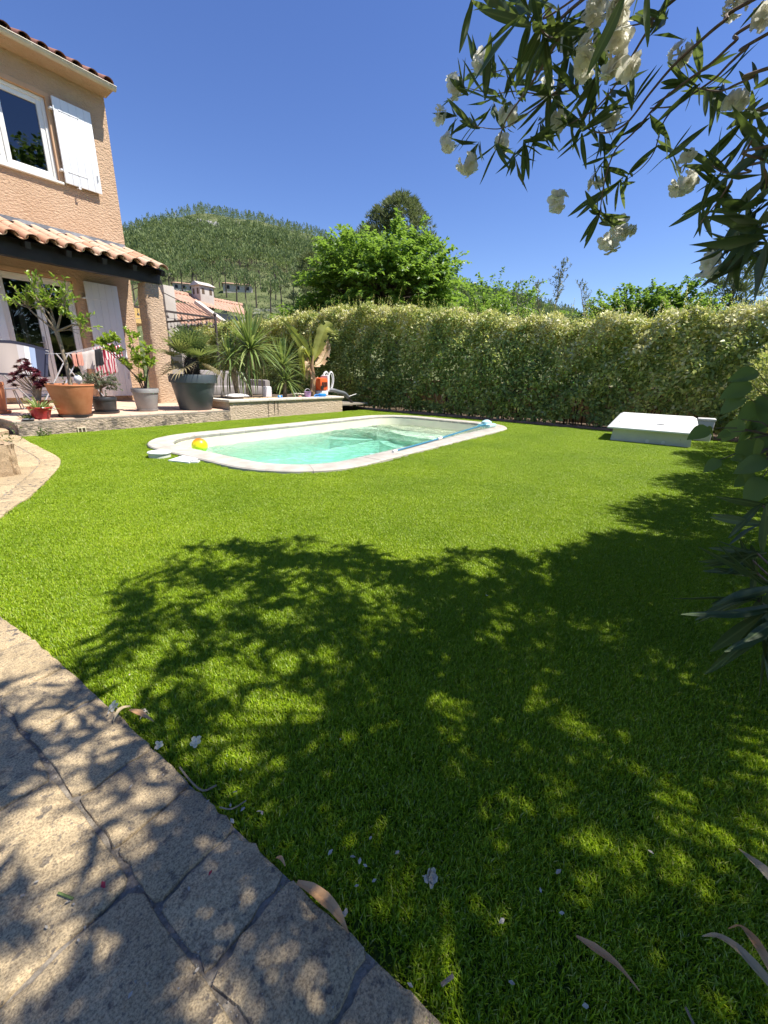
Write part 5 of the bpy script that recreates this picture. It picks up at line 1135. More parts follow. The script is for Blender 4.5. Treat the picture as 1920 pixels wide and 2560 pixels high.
mb = MB(); P_ = smooth3([Vector(p) for p in ((8.30, 7.58, PZ+.12), (8.45, 7.5, PZ+.14), (8.62, 7.45, PZ+.10), (8.85, 7.42, PZ+.05), (9.0, 7.42, -.0+PZ-.05))], 40); mb.tube(P_, [.045+.004*(i % 2) for i in range(len(P_))], 12); mb.build('blower_tube', M['hose'], t_)
mb = MB(); mb.tube([(9.0, 7.42, PZ-.05), (9.15, 7.4, .2), (9.35, 7.38, .03)], [.04, .035, .035], 12); mb.build('nozzle', M['black'], t_)
mb = MB(); mb.tube([(8.97, 7.36, PZ-.02), (9.12, 7.32, PZ+.02), (9.2, 7.3, PZ+.04)], .008, 6); mb.build('handle', M['offwhite'], t_)
# diving mask and beach bits
t_ = thing('swim_goggles', (7.80, 7.28, PZ), 'bright blue swimming mask lying on the planter cap below the banana plant', 'swim mask')
mb = MB(); mb.lathe([(.10, 0), (.115, .02), (.11, .06), (.085, .075), (.075, .06), (.085, .02), (.10, 0)], (7.82, 7.27, PZ), 24, 1.1, .7); mb.build('mask_frame', M['blue'], t_)
mb = MB(); mb.lathe([(.084, .03), (0, .034)], (7.82, 7.27, PZ), 20, 1.1, .7); mb.build('lens', M['aqua'], t_)
mb = MB(); mb.tube(smooth3([Vector(p) for p in ((7.72, 7.27, PZ+.05), (7.62, 7.3, PZ+.05), (7.56, 7.28, PZ+.012), (7.66, 7.22, PZ+.012), (7.76, 7.19, PZ-.03))], 16), .010, 6); mb.build('strap', M['blue'], t_)
t_ = thing('toy_bucket', (7.35, 7.30, PZ), 'small purple toy bucket with white handle on the planter cap', 'bucket')
mb = MB(); mb.lathe([(0, .002), (.065, 0), (.085, .12), (.092, .125), (.082, .127), (.063, .01), (0, .01)], (7.35, 7.30, PZ), 24); mb.build('bucket', M['purple'], t_)
mb = MB(); mb.tube([(7.35+.088*math.cos(a), 7.30, PZ+.12+.07*math.sin(a)) for a in np.linspace(0, math.pi, 12)], .005, 6); mb.build('handle', M['offwhite'], t_)
for (x, y_, s_, mm, lab) in ((6.60, 7.42, .05, 'blue', 'small blue toy on the planter between the two yuccas'), (7.12, 7.32, .035, 'pink', 'tiny pink toy beside the purple bucket')):
    mb = MB(); mb.lathe([(0, 0), (s_, .0), (s_*1.1, s_*.5), (s_*.7, s_), (0, s_*1.05)], (x, y_, PZ), 16, 1.2, .8); mb.solo('toy', M[mm], (x, y_, PZ), lab, 'toy')
mb = MB(); mb.bbox((6.22, 7.44, PZ), (6.40, 7.56, PZ+.24), .03); mb.solo('storage_tub', M['lavender'], (6.31, 7.5, PZ), 'pale plastic tub half hidden behind the hanging yucca leaves', 'tub')
# garden sofa behind the planter
t_ = thing('garden_sofa', (6.2, 9.4, T), 'taupe upholstered garden sofa half hidden behind the planter and yucca', 'sofa')
mb = MB(); mb.bbox((5.45, 9.75, T+.2), (7.6, 9.95, T+.72), .06); mb.build('backrest', M['sofa'], t_)
mb = MB(); mb.bbox((5.45, 9.1, T+.15), (7.6, 9.75, T+.36), .05); mb.build('seat', M['sofa'], t_)
mb = MB(); mb.bbox((7.605, 9.1, T+.05), (7.78, 9.95, T+.52), .05); mb.build('armrest', M['sofa'], t_)
for x in (5.55, 7.65):
    for y_ in (9.2, 9.85): mb = MB(); mb.bbox((x-.03, y_-.03, T), (x+.03, y_+.03, T+.16), .006); mb.build('leg', M['black'], t_)
def cushion(c, sx, sy, h, m_, label, rot=0):
    mb = MB(); mb.grid(lambda u, v: (c[0]+(u-.5)*sx, c[1]+(v-.5)*sy, c[2]+h*.5+h*.5*(max(0, 1-abs(2*u-1)**3)*max(0, 1-abs(2*v-1)**3))**.5), 14, 10); mb.grid(lambda u, v: (c[0]+(.5-u)*sx, c[1]+(v-.5)*sy, c[2]+h*.5-h*.5*(max(0, 1-abs(2*u-1)**3)*max(0, 1-abs(2*v-1)**3))**.5), 14, 10)
    return mb.solo('cushion', m_, c, label, 'cushion')
cushion((5.62, 7.62, PZ), .42, .3, .09, M['cushion'], 'white cushion lying on the planter beside the big anthracite pot')
cushion((5.72, 9.35, T+.365), .5, .5, .12, M['greycloth'], 'grey cushion lying on the seat of the garden sofa')

# ------------------------------------------------------------------ laundry and furniture under the veranda
DRY = 8.95
t_ = thing('drying_rack', (3.2, DRY, T), 'white folding laundry rack with crossed legs behind the lemon tree pot', 'laundry rack')
legs = [((2.72, DRY-.25, T), (3.28, DRY-.25, 1.14)), ((3.66, DRY-.25, T), (3.10, DRY-.25, 1.14)), ((2.72, DRY+.25, T), (3.28, DRY+.25, 1.14)), ((3.66, DRY+.25, T), (3.10, DRY+.25, 1.14))]
for a, b in legs: mb = MB(); mb.tube([a, b], .011, 8); mb.build('leg', M['metal'], t_)
for z_, ya, yb in ((.5, -.25, .25),): mb = MB(); mb.tube([(2.9, DRY+ya, .56), (2.9, DRY+yb, .56)], .008, 6); mb.tube([(2.75, DRY-.25, .42), (3.62, DRY-.25, .42)], .006, 6); mb.build('brace', M['metal'], t_)
for i in range(5):
    y_ = DRY-.28+.14*i; mb = MB(); mb.tube([(2.85, y_, 1.12), (3.25, y_, 1.145), (3.8, y_, 1.31)], .0028, 5); mb.build('rail', M['iron'], t_)
for x, z_ in ((2.85, 1.12), (3.25, 1.145), (3.8, 1.31)): mb = MB(); mb.tube([(x, DRY-.29, z_), (x, DRY+.29, z_)], .009, 6); mb.build('cross_bar', M['metal'], t_)
def hang(name, x0, x1, y_, zt, lenf, m_, label, cat, slope=.30, wav=.012, lenb=None, taper=0, fs=0):
    def f(u, v):
        x = x0+(x1-x0)*(u+taper*(v-.5)*0); z_ = zt+(x-x0)*slope; s_ = (v-.5)*2; l_ = lenf if s_ < 0 else (lenb or lenf*.8)
        return (x+fs*abs(s_)*.1+taper*(u-.5)*abs(s_), y_+.012*(1 if s_ > 0 else -1)*min(1, abs(s_)*8)+wav*math.sin(u*13+abs(s_)*3)*abs(s_), z_+.006-l_*max(0, abs(s_)-.03)+.01*math.sin(u*7)*abs(s_))
    mb = MB(); mb.grid(f, 18, 24); base = ((x0+x1)/2, y_, zt); o = mb.solo(name, m_, base, label, cat); return o
def stripes(name, freq, a, b, axis=0, ph=0, dist=.0):
    mt, t, p = nodes(name); p.inputs['Roughness'].default_value = .9
    tc = t.nodes.new('ShaderNodeTexCoord'); wv = t.nodes.new('ShaderNodeTexWave'); wv.bands_direction = 'XYZ'[axis]; wv.inputs['Scale'].default_value = freq; wv.inputs['Phase Offset'].default_value = ph; wv.inputs['Distortion'].default_value = dist
    t.links.new(tc.outputs['Object'], wv.inputs['Vector']); r_ = ramp(t, wv.outputs[1], [(.0, a), (.5, b)]); t.nodes[-1].color_ramp.interpolation = 'CONSTANT'; t.links.new(r_, p.inputs['Base Color']); return mt
red = stripes('red_striped_towel', 6.5, (.42, .03, .06), (.78, .70, .70), 0)
hang('towel', 3.66, 3.96, DRY-.28, 1.24, .20, red, 'red and white striped towel, the short one at the right end of the laundry rack', 'towel')
hang('towel', 3.60, 3.98, DRY+.05, 1.25, .54, stripes('red_diagonal_towel', 6.0, (.36, .03, .06), (.60, .50, .50), 0, .8, 2.2), 'long red and white striped towel hanging low at the back of the laundry rack', 'towel', lenb=.5, wav=.03)
hang('black_shirt', 3.49, 3.62, DRY-.28, 1.215, .29, M['blackcloth'], 'black garment hanging between the grey cloth and the striped towel', 'clothing')
hang('grey_shirt', 3.30, 3.50, DRY-.28, 1.16, .30, M['greycloth'], 'pale greige shirt hanging in the middle of the laundry rack', 'clothing', taper=.05, wav=.02)
hang('pink_cloth', 3.22, 3.30, DRY-.28, 1.145, .22, M['pink'], 'larger pink bikini piece hanging left of the greige shirt', 'swimwear', wav=.006)
hang('pink_cloth', 3.145, 3.20, DRY-.28, 1.135, .22, M['pink'], 'narrow pink swimwear strip leftmost on the laundry rack, beside the tree trunk', 'swimwear', wav=.006)
# big towel with navy border spread over the left part
mt, t, p = nodes('navy_bordered_towel'); p.inputs['Roughness'].default_value = .92
tc = t.nodes.new('ShaderNodeTexCoord'); sx_ = t.nodes.new('ShaderNodeSeparateXYZ'); t.links.new(tc.outputs['UV'], sx_.inputs[0])
cr_ = ramp(t, sx_.outputs[0], [(0, (.42, .36, .33)), (.62, (.50, .47, .48)), (.70, (.72, .72, .74)), (.76, (.30, .38, .55)), (.83, (.03, .035, .07)), (1, (.02, .025, .05))]); t.nodes[-1].color_ramp.interpolation = 'CONSTANT'
cr_ = mixc(t, cr_, (.02, .022, .045), ramp(t, sx_.outputs[1], [(.90, (0, 0, 0)), (.92, (1, 1, 1))])); cr_ = mixc(t, cr_, (.03, .03, .05), ramp(t, sx_.outputs[1], [(.05, (1, 1, 1)), (.06, (0, 0, 0))])); t.links.new(cr_, p.inputs['Base Color'])
nu, nv = 44, 20; mb = MB()
def big(u, v):
    x = 1.75+1.16*u; topz = 1.30-.03*(1-u)**2-.16*max(0, u-.55)**1.3*1.9; bz = .80-.06*u
    return (x-.10*(1-v)*u**3, 8.88-.02*math.sin(u*16)*(1-v)-.10*(1-v)**1.5*.4+.05*math.sin(u*5+2), bz+(topz-bz)*v)
mb.grid(big, nu, nv); o = mb.solo('beach_towel', mt, (2.3, 8.88, .8), 'big beige towel with navy border and blue white bands spread to dry at the left', 'towel')
uv = o.data.uv_layers.new(name='UVMap'); li = np.zeros(len(o.data.loops), np.int32); o.data.loops.foreach_get('vertex_index', li); uvd = np.stack([(li % (nu+1))/nu, (li//(nu+1))/nv], 1).astype(np.float32); uv.data.foreach_set('uv', uvd.ravel())
mb = MB()
for (pts) in ([(2.30, 1.22), (2.44, 1.235), (2.40, 1.10)], [(2.44, 1.235), (2.52, 1.23), (2.485, 1.13)]):
    a, b, c = [Vector((p[0], 8.845, p[1])) for p in pts]; n_ = 6
    P_ = [a.lerp(c, i/n_)+Vector((.03*math.sin(math.pi*i/n_), 0, 0)) for i in range(n_+1)]; Q_ = [b.lerp(c, i/n_)+Vector((.02*math.sin(math.pi*i/n_), 0, 0)) for i in range(n_+1)]
    mb.add(P_+Q_, [(i, i+1, n_+2+i, n_+1+i) for i in range(n_)])
mo = mb.build('fin_print', M['navy'], o)
# second rack that carries the big towel
t_ = thing('drying_rack', (2.2, 9.15, T), 'second laundry rack hidden under the big beige towel at the left', 'laundry rack')
for a, b in (((1.8, 9.0, T), (2.5, 9.0, 1.2)), ((2.75, 9.0, T), (2.05, 9.0, 1.2)), ((1.8, 9.4, T), (2.5, 9.4, 1.2)), ((2.75, 9.4, T), (2.05, 9.4, 1.2))): mb = MB(); mb.tube([a, b], .011, 8); mb.build('leg', M['iron'], t_)
for y_ in (8.91, 9.1, 9.3, 9.45): mb = MB(); mb.tube([(1.75, y_, 1.285), (2.4, y_, 1.29), (2.9, y_, 1.16)], .007, 6); mb.build('rail', M['metal'], t_)
# stool with white oval seat
t_ = thing('stool', (2.35, 9.25, T), 'small stool with white oval seat and thin metal legs by the left door shutter', 'stool')
mb = MB(); mb.lathe([(0, 0), (.10, 0), (.115, .012), (.10, .024), (0, .026)], (2.33, 9.2, .53), 24, 1.1, .9); mb.build('seat', M['offwhite'], t_)
for dx, dy in ((-.1, -.1), (.1, -.1), (.12, .12), (-.1, .12)): mb = MB(); mb.tube([(2.33+dx*.6, 9.2+dy*.6, .53), (2.33+dx*1.2, 9.2+dy*1.2, T)], .009, 7); mb.build('leg', M['iron'], t_)

# ------------------------------------------------------------------ things round the pool
t_ = thing('pool_filter_box', (8.55, .28, 0), 'low white fibreglass equipment box with a shallow sloping lid on the lawn before the hedge', 'equipment box')
mb = MB(); bx = [(8.05, .86), (8.07, -.27), (9.15, -.24), (9.13, .84)]
mb.add([(x, y, -.01) for x, y in bx]+[(x+(.02 if x < 8.5 else -.02), y-(.02 if y > 0 else -.02), .265 if x < 8.5 else .40) for x, y in bx], [(3,2,1,0),(0,1,5,4),(1,2,6,5),(2,3,7,6),(3,0,4,7)])
mb.build('body', M['fibre_box'], t_, smooth=False)
LID = [(7.99, .93), (8.01, -.345), (9.17, -.29), (9.15, .89)]
bm = bmesh.new(); lowz = [.195, .195, .37, .37]; hz = [.225, .225, .405, .405]
def lid(u, v):                         # u across, v front to back
    f = Vector(LID[0]).lerp(Vector(LID[1]), u); b = Vector(LID[3]).lerp(Vector(LID[2]), u); p = f.lerp(b, v); e = min(u, 1-u, v, 1-v)
    z = .268+.160*v; z += .022*min(1, e/.16)-.030*max(0, 1-e/.05)
    du, dv = abs(u-.5)*2, abs(v-.5)*2; z += .012*max(0, 1-max(du, dv)*1.2)
    return (p.x, p.y, z)
mb = MB(); nu, nv = 40, 40; mb.grid(lid, nu, nv); top_i = [i for i in range(nu+1)]+[j*(nu+1)+nu for j in range(1, nv+1)]+[nv*(nu+1)+i for i in range(nu-1, -1, -1)]+[j*(nu+1) for j in range(nv-1, 0, -1)]
k = len(mb.v); mb.v += [(mb.v[i][0], mb.v[i][1], mb.v[i][2]-.022) for i in top_i]; n = len(top_i)
mb.f += [(top_i[i], k+i, k+(i+1) % n, top_i[(i+1) % n]) for i in range(n)]+[tuple(k+i for i in range(n))]; mb.f = [f[::-1] for f in mb.f]
mb.build('lid', M['fibre'], t_)
mb = MB(); mb.lathe([(.075, .0), (.07, .012), (0, .014)], (8.22, .20, .316), 20, .5, 1.0); mb.build('lid_handle', M['greypot'], t_)
mb = MB(); mb.lathe([(.03, 0), (.02, .014), (0, .015)], (8.25, .78, .312), 12); mb.build('lid_knob', M['greypot'], t_)
for y_ in (.32, .10): mb = MB(); mb.tube([(8.065, y_, .05), (8.045, y_, .05)], .028, 14); mb.build('pipe_stub', M['offwhite'], t_)
for y_ in (.72, -.12): mb = MB(); mb.tube([(8.075, y_, .12), (8.066, y_, .12)], .008, 8); mb.build('screw', M['iron'], t_)
mb = MB(); mb.bbox((9.22, -.56, -.01), (9.5, -.32, .36), .02); o = mb.solo('storage_box', M['bin'], (9.36, -.44, 0), 'pale grey plastic box behind the right corner of the white equipment box', 'box')
mb = MB(); mb.bbox((9.21, -.57, .361), (9.51, -.31, .40), .012); mb.build('lid', M['offwhite'], o)
t_ = thing('skimmer_lid', (2.34, 4.63, 0), 'round white skimmer cover raised beside the near left corner of the pool', 'skimmer cover')
mb = MB(); mb.lathe([(.115, -.02), (.108, .052), (0, .052)], (2.34, 4.63, 0), 40); mb.build('collar', M['aqua'] if 0 else M['fibre_box'], t_)
mb = MB(); mb.lathe([(0, .053), (.118, .053), (.121, .058), (.121, .068), (.116, .073), (.02, .075), (.018, .068), (0, .068)], (2.34, 4.63, 0), 40); mb.build('lid', M['fibre'], t_)
for pts, lab in (([(2.268, 4.33), (2.35, 4.08), (2.53, 4.20), (2.51, 4.46)], 'larger flat white square cover set in the lawn beside the pool coping'), ([(2.37, 4.10), (2.425, 4.04), (2.485, 4.09), (2.45, 4.17)], 'small flat white cover in the lawn beside the larger square cover')):
    mb = MB(); mb.add([(x, y, -.01) for x, y in pts]+[(x, y, .028) for x, y in pts], [(4,5,6,7),(0,1,5,4),(1,2,6,5),(2,3,7,6),(3,0,4,7)]); mb.f = mb.f+[]; mb.solo('access_cover', M['fibre'], (pts[0][0], pts[0][1], 0), lab, 'cover', smooth=False)
# ball: yellow with an orange cap and dark marks
mt, t, p = nodes('beach_ball_print'); p.inputs['Roughness'].default_value = .35
tc = t.nodes.new('ShaderNodeTexCoord'); sx_ = t.nodes.new('ShaderNodeSeparateXYZ'); t.links.new(tc.outputs['Object'], sx_.inputs[0]); mr = t.nodes.new('ShaderNodeMapRange'); mr.inputs[1].default_value = 0; mr.inputs[2].default_value = .215; t.links.new(sx_.outputs[2], mr.inputs[0])
c_ = ramp(t, mr.outputs[0], [(.2, (.42, .72, .02)), (.5, (.78, .80, .01)), (.80, (.85, .50, .01)), (.93, (.80, .20, .02))]); c_ = mixc(t, c_, (.35, .05, .02), ramp(t, noise(t, 26, 2, .5, tc.outputs['Object']), [(.62, (0, 0, 0)), (.66, (1, 1, 1))])); c_2 = ramp(t, mr.outputs[0], [(.80, (0, 0, 0)), (.88, (1, 1, 1))])
c_ = mixc(t, ramp(t, mr.outputs[0], [(.2, (.42, .72, .02)), (.5, (.78, .80, .01)), (.80, (.85, .50, .01)), (.93, (.80, .20, .02))]), c_, c_2); t.links.new(c_, p.inputs['Base Color'])
BC = Vector((3.36, 5.50, WZ+.075)); mb = MB(); mb.lathe([(.108*math.sin(math.pi*i/20), .108-.108*math.cos(math.pi*i/20)) for i in range(21)], (BC.x, BC.y, BC.z-.108), 32); mb.solo('ball', mt, (BC.x, BC.y, BC.z-.108), 'yellow and orange ball floating in the far left corner of the pool', 'ball')
# telescopic pole with brush head lying on the coping
t_ = thing('pool_pole', (6.1, 2.93, .035), 'blue telescopic pole with a pale aqua cleaning head lying along the pool coping', 'pool pole')
p0, p1, p2 = Vector((4.30, 2.82, .047)), Vector((5.75, 2.915, .055)), Vector((7.95, 3.04, .10)); mb = MB(); mb.tube([p0.lerp(p1, .06), p1], .011, 10); mb.build('inner_tube', M['polar'], t_)
mb = MB(); mb.tube([p1, p2], .014, 10); mb.build('outer_tube', M['polar'], t_)
mb = MB(); mb.tube([p0, p0.lerp(p1, .065)], .0155, 10); mb.build('end_grip', M['offwhite'], t_); mb = MB(); mb.tube([p1-(p1-p0).normalized()*.09, p1+(p2-p1).normalized()*.05], .021, 10); mb.build('clamp', M['offwhite'], t_)
mb = MB(); mb.bbox((7.86, 2.93, .036), (8.22, 3.20, .10), .03); mb.lathe([(.11, 0), (.10, .05), (.04, .08), (0, .085)], (8.02, 3.07, .09), 18, 1.3, .9); mb.build('cleaning_head', M['aqua'], t_)

# ------------------------------------------------------------------ white oleander overhanging from the right
OB = Vector((1.75, -1.35, -.02))
ole = thing('oleander', OB, 'white flowering oleander arching into the picture from the upper right and shading the lawn', 'oleander')
def ole_leaf(name, curl, seed):
    g_ = random.Random(seed); mb = MB(); n_ = 8; vs = []
    for i in range(n_+1):
        t = i/n_; wd = .086*math.sin(math.pi*min(1, t*.94+.045))**.75*(1-.2*t)+.002; z = -curl*t*t+.02*math.sin(t*5+seed)
        vs += [(-wd, t, z+wd*.30), (-wd*.5, t, z+wd*.13), (0, t, z), (wd*.5, t, z+wd*.13), (wd, t, z+wd*.30)]
    fs = [(i*5+j, i*5+j+1, i*5+j+6, i*5+j+5) for i in range(n_) for j in range(4)]; mb.add(vs, fs); return mb.mesh(name, M['oleander'])
# the pale midrib of the leaf
mt = M['oleander']; t = mt.node_tree; p = t.nodes['Principled BSDF']
tc = t.nodes.new('ShaderNodeTexCoord'); sx_ = t.nodes.new('ShaderNodeSeparateXYZ'); t.links.new(tc.outputs['Object'], sx_.inputs[0]); ab = t.nodes.new('ShaderNodeMath'); ab.operation = 'ABSOLUTE'; t.links.new(sx_.outputs[0], ab.inputs[0])
old = p.inputs['Base Color'].links[0].from_socket; t.links.new(mixc(t, (.16, .21, .09), old, ramp(t, ab.outputs[0], [(.005, (0, 0, 0)), (.012, (1, 1, 1))])), p.inputs['Base Color'])
LM = [ole_leaf('leaf', c, i) for i, c in enumerate((.02, .08, .15, -.05))]
def put_leaf(par, P, D, N, L, name='leaf', meshes=LM, wsc=1.0):
    D = Vector(D).normalized(); N = Vector(N); sd = D.cross(N).normalized(); N = sd.cross(D)
    o = bpy.data.objects.new(name, rnd.choice(meshes)); col.objects.link(o); o.parent = par
    o.matrix_basis = Matrix.Translation(Vector(P)-wl(par)) @ Matrix((sd, D, N)).transposed().to_4x4() @ Matrix.Diagonal((L*wsc, L, L, 1)); return o
Zx = lambda x, y: (1060+x*.5184, y*.5184)
n_vis = [0]; extra = []
def whorl(P, axis, n_, L, spread=(25, 80), wsc=1.0, par=None):
    A = Vector(axis).normalized(); u = A.orthogonal().normalized(); v_ = A.cross(u); ph = rnd.uniform(0, 6.28)
    for k in range(n_):
        a = ph+k*2.1+rnd.uniform(-.3, .3); sp = R(rnd.uniform(*spread)); rad = u*math.cos(a)+v_*math.sin(a); D = A*math.cos(sp)+rad*math.sin(sp)+Vector((0, 0, -.12)); N = A*math.sin(sp)-rad*math.cos(sp)
        ln = L*rnd.uniform(.75, 1.2); b = Vector(P)-A*.035*(k/n_)*(L/.12)
        if n_vis[0] < 298 or par is not None: put_leaf(par or ole, b, D, N, ln, wsc=wsc); n_vis[0] += par is None
        else: extra.append((b, D, N, ln))
HUB = [Vector((1.42, -.62, 2.15)), Vector((1.55, -.75, 1.95)), Vector((1.7, -.8, 1.75)), Vector((1.75, -.85, 1.5))]
def br(pts, depth, hub=None, r0=.0055, name='branch'):
    P_ = [dp(*Zx(x, y), (depth[0]+(depth[1]-depth[0])*i/(len(pts)-1))) for i, (x, y) in enumerate(pts)]
    if hub is not None: P_ = [HUB[hub]]+P_
    P_ = smooth3(P_, 8*len(P_)); k = len(P_); mb = MB(); mb.tube(P_, [r0*(1-.62*i/(k-1)) for i in range(k)], 6, False); mb.build(name, M['stem'], ole); return P_
br([(1240, -30), (1100, 120), (1010, 260), (930, 400), (830, 520), (700, 600)], (1.15, 1.5), 0)
br([(800, -30), (650, 190), (560, 340), (470, 470), (390, 590), (352, 720)], (1.2, 1.6), 0)
br([(1660, -40), (1450, 100), (1330, 200), (1200, 320), (1090, 450), (980, 590), (880, 640), (800, 625), (750, 580)], (1.15, 1.55), 1)
br([(1680, 60), (1500, 200), (1380, 310), (1240, 410), (1130, 500), (1010, 640), (920, 730), (870, 880), (845, 1050)], (1.2, 1.6), 1)
br([(1680, 150), (1560, 230), (1480, 300), (1400, 380), (1300, 450), (1210, 510), (1090, 522)], (1.25, 1.55), 1)
br([(1210, 510), (1150, 600), (1110, 730), (1050, 810), (960, 880)], (1.5, 1.62), None, .003)
br([(1690, 320), (1590, 370), (1500, 410), (1420, 440), (1300, 420)], (1.2, 1.45), 2)
br([(1690, 500), (1600, 640), (1530, 780), (1440, 940), (1330, 1080)], (1.15, 1.4), 2)
br([(1700, 770), (1570, 830), (1450, 832), (1390, 800)], (1.2, 1.38), 3, .0045)
br([(700, 400), (600, 470), (480, 560), (370, 620), (240, 610)], (1.45, 1.6), None, .0032)
br([(590, 330), (500, 352), (420, 330), (330, 350)], (1.4, 1.55), None, .0028)
br([(780, 380), (690, 440), (600, 460), (450, 440), (330, 450), (190, 420)], (1.4, 1.62), None, .003)
br([(640, 190), (590, 170), (530, 100), (490, 60)], (1.25, 1.25), None, .003)
br([(1690, 1080), (1560, 1160), (1440, 1230), (1360, 1290)], (1.1, 1.3), 3, .004)
br([(1700, 700), (1640, 780), (1650, 900), (1580, 1000)], (1.0, 1.1), 3, .004)
br([(1120, 90), (1060, 110), (900, 160), (760, 290)], (1.2, 1.5), None, .003)
br([(760, -30), (620, 30), (560, 80)], (1.15, 1.2), 0, .0035)
br([(240, -40), (232, 10)], (1.35, 1.35), None, .002)
# whorls: x, y on the measuring grid, number of leaves, axis angle in the picture, depth, leaf length
W = [(190,430,7,150,1.6,.115),(290,440,8,100,1.58,.13),(240,610,6,170,1.6,.11),(210,590,5,120,1.6,.1),(352,720,7,-70,1.6,.12),(490,700,7,-80,1.58,.12),(530,690,6,-50,1.57,.11),
 (330,350,6,120,1.55,.12),(450,440,5,80,1.55,.11),(420,590,6,60,1.56,.10),(500,100,7,100,1.22,.14),(560,150,7,-100,1.25,.15),(590,200,6,-70,1.3,.14),(640,190,6,120,1.3,.13),
 (700,600,7,-120,1.5,.12),(750,580,8,100,1.52,.12),(760,660,5,-90,1.52,.11),(830,520,7,80,1.5,.13),(800,600,6,40,1.52,.11),(1010,490,6,85,1.5,.11),(940,520,4,190,1.5,.10),
 (870,770,6,-100,1.58,.11),(900,700,5,150,1.58,.11),(990,830,6,60,1.6,.11),(940,885,6,-120,1.6,.11),(850,930,7,190,1.6,.12),(845,1040,9,-110,1.6,.13),(880,1060,6,20,1.6,.12),
 (1200,740,7,30,1.55,.11),(1190,730,5,160,1.55,.10),(1340,330,7,70,1.45,.12),(1300,420,7,200,1.45,.12),(1390,440,8,-20,1.45,.13),(1250,400,5,150,1.46,.10),(1420,440,6,-120,1.42,.12),
 (1440,825,7,190,1.38,.12),(1390,800,6,110,1.38,.11),(1440,930,7,190,1.4,.13),(1430,950,6,-90,1.4,.13),(1330,1010,5,200,1.42,.11),(1520,610,5,-120,1.38,.12),(1500,600,5,20,1.38,.11),(1600,420,4,40,1.3,.12),
 (232,10,4,-100,1.35,.12),(1030,60,5,20,1.2,.12),(760,290,6,-60,1.45,.13),(700,240,6,-100,1.4,.13),(640,330,6,-40,1.45,.12),(600,460,6,-110,1.5,.12),(720,400,6,100,1.45,.12),(900,430,5,-70,1.5,.11),
 (1580,1000,8,190,1.1,.14),(1620,1080,8,200,1.1,.14),(1640,960,7,160,1.05,.14),(1560,1160,8,190,1.2,.13),(1500,1190,7,-100,1.22,.14),(1440,1230,7,140,1.25,.11),(1600,1200,8,180,1.15,.15),(1650,1150,7,-150,1.05,.15),(1640,700,6,190,1.1,.14),(1640,560,5,190,1.15,.12),(1650,840,7,200,1.05,.14),(1120,150,5,30,1.2,.12),(260,330,7,95,1.6,.12),(330,520,7,-95,1.6,.12),(150,560,6,200,1.62,.10),(250,700,7,230,1.62,.11),(380,470,6,100,1.58,.12),(540,360,7,90,1.5,.13),(560,600,6,-80,1.57,.12),(440,760,6,-90,1.6,.11),(620,560,6,-60,1.55,.11),(680,120,7,-70,1.3,.14),(820,120,6,-100,1.25,.13),(760,180,6,-60,1.3,.13),(870,330,6,-90,1.35,.13),(640,420,6,-120,1.5,.12),(860,640,6,-30,1.55,.11),(1100,560,5,-80,1.5,.11),(470,20,6,150,1.1,.16),(420,60,3,180,1.05,.17)]
for (x, y, n_, an, dpt, L) in W:
    P = dp(*Zx(x, y), dpt+rnd.uniform(-.05, .05)); ax = rgt*math.cos(R(an))+upv*math.sin(R(an))+fwd*rnd.uniform(-.5, .4); whorl(P, ax, n_, L)
# the two big leaves nearest the camera
for (a, b, dpt, wsc) in (((965, -20), (792, 356), .62, .95), ((1078, -60), (1062, 242), .6, 1.2), ((1190, 0), (1125, 90), .8, .8), ((830, 300), (835, 500), 1.0, .9), ((640, 60), (520, -40), .9, 1.3), ((1640, 0), (1525, 135), .95, .7)):
    A_, B_ = dp(*Zx(*a), dpt), dp(*Zx(*b), dpt*1.03); put_leaf(ole, A_, B_-A_, -fwd+rgt*.3, (B_-A_).length, wsc=wsc)
def petal_mesh(seed):
    g_ = random.Random(seed); mb = MB()
    for ring_, n_, tilt, sc_ in ((0, 5, 22, 1), (1, 4, 52, .72)):
        for k in range(n_):
            a = 2*math.pi*(k+.5*ring_)/n_+g_.uniform(-.2, .2); d = Vector((math.cos(a), math.sin(a), 0)); tl = R(tilt+g_.uniform(-12, 12)); out = d*math.cos(tl)+Vector((0, 0, math.sin(tl))); nn = -d*math.sin(tl)+Vector((0, 0, math.cos(tl)))
            pts = [out*(.5*t*sc_)+nn*(g_.uniform(-.06, .06)-.10*t*t) for t in (0, .35, .7, 1)]; mb.ribbon(pts, [.05*sc_, .15*sc_, .21*sc_, .10*sc_], nn+Vector((g_.uniform(-.2, .2), g_.uniform(-.2, .2), 0)), .2)
    mb.tube([(0, 0, -.6), (0, 0, 0)], [.035, .05], 5); return mb
PM = [petal_mesh(i) for i in range(5)]
def flower_cluster(P, r_, n_, par=ole, size=.056):
    mb = MB(); g_ = rnd
    for k in range(n_):
        u = Vector((g_.gauss(0, 1), g_.gauss(0, 1), g_.gauss(0, 1))).normalized(); c = Vector(P)+u*r_*g_.uniform(.4, 1); mtx = Matrix.Translation(c) @ (u+Vector((0, 0, -.3))).to_track_quat('Z', 'Y').to_matrix().to_4x4() @ Matrix.Scale(size*g_.uniform(.8, 1.2), 4)
        src = g_.choice(PM); mb.add([mtx @ Vector(v) for v in src.v], src.f)
    return mb.build('flower_cluster', M['petal'], par)
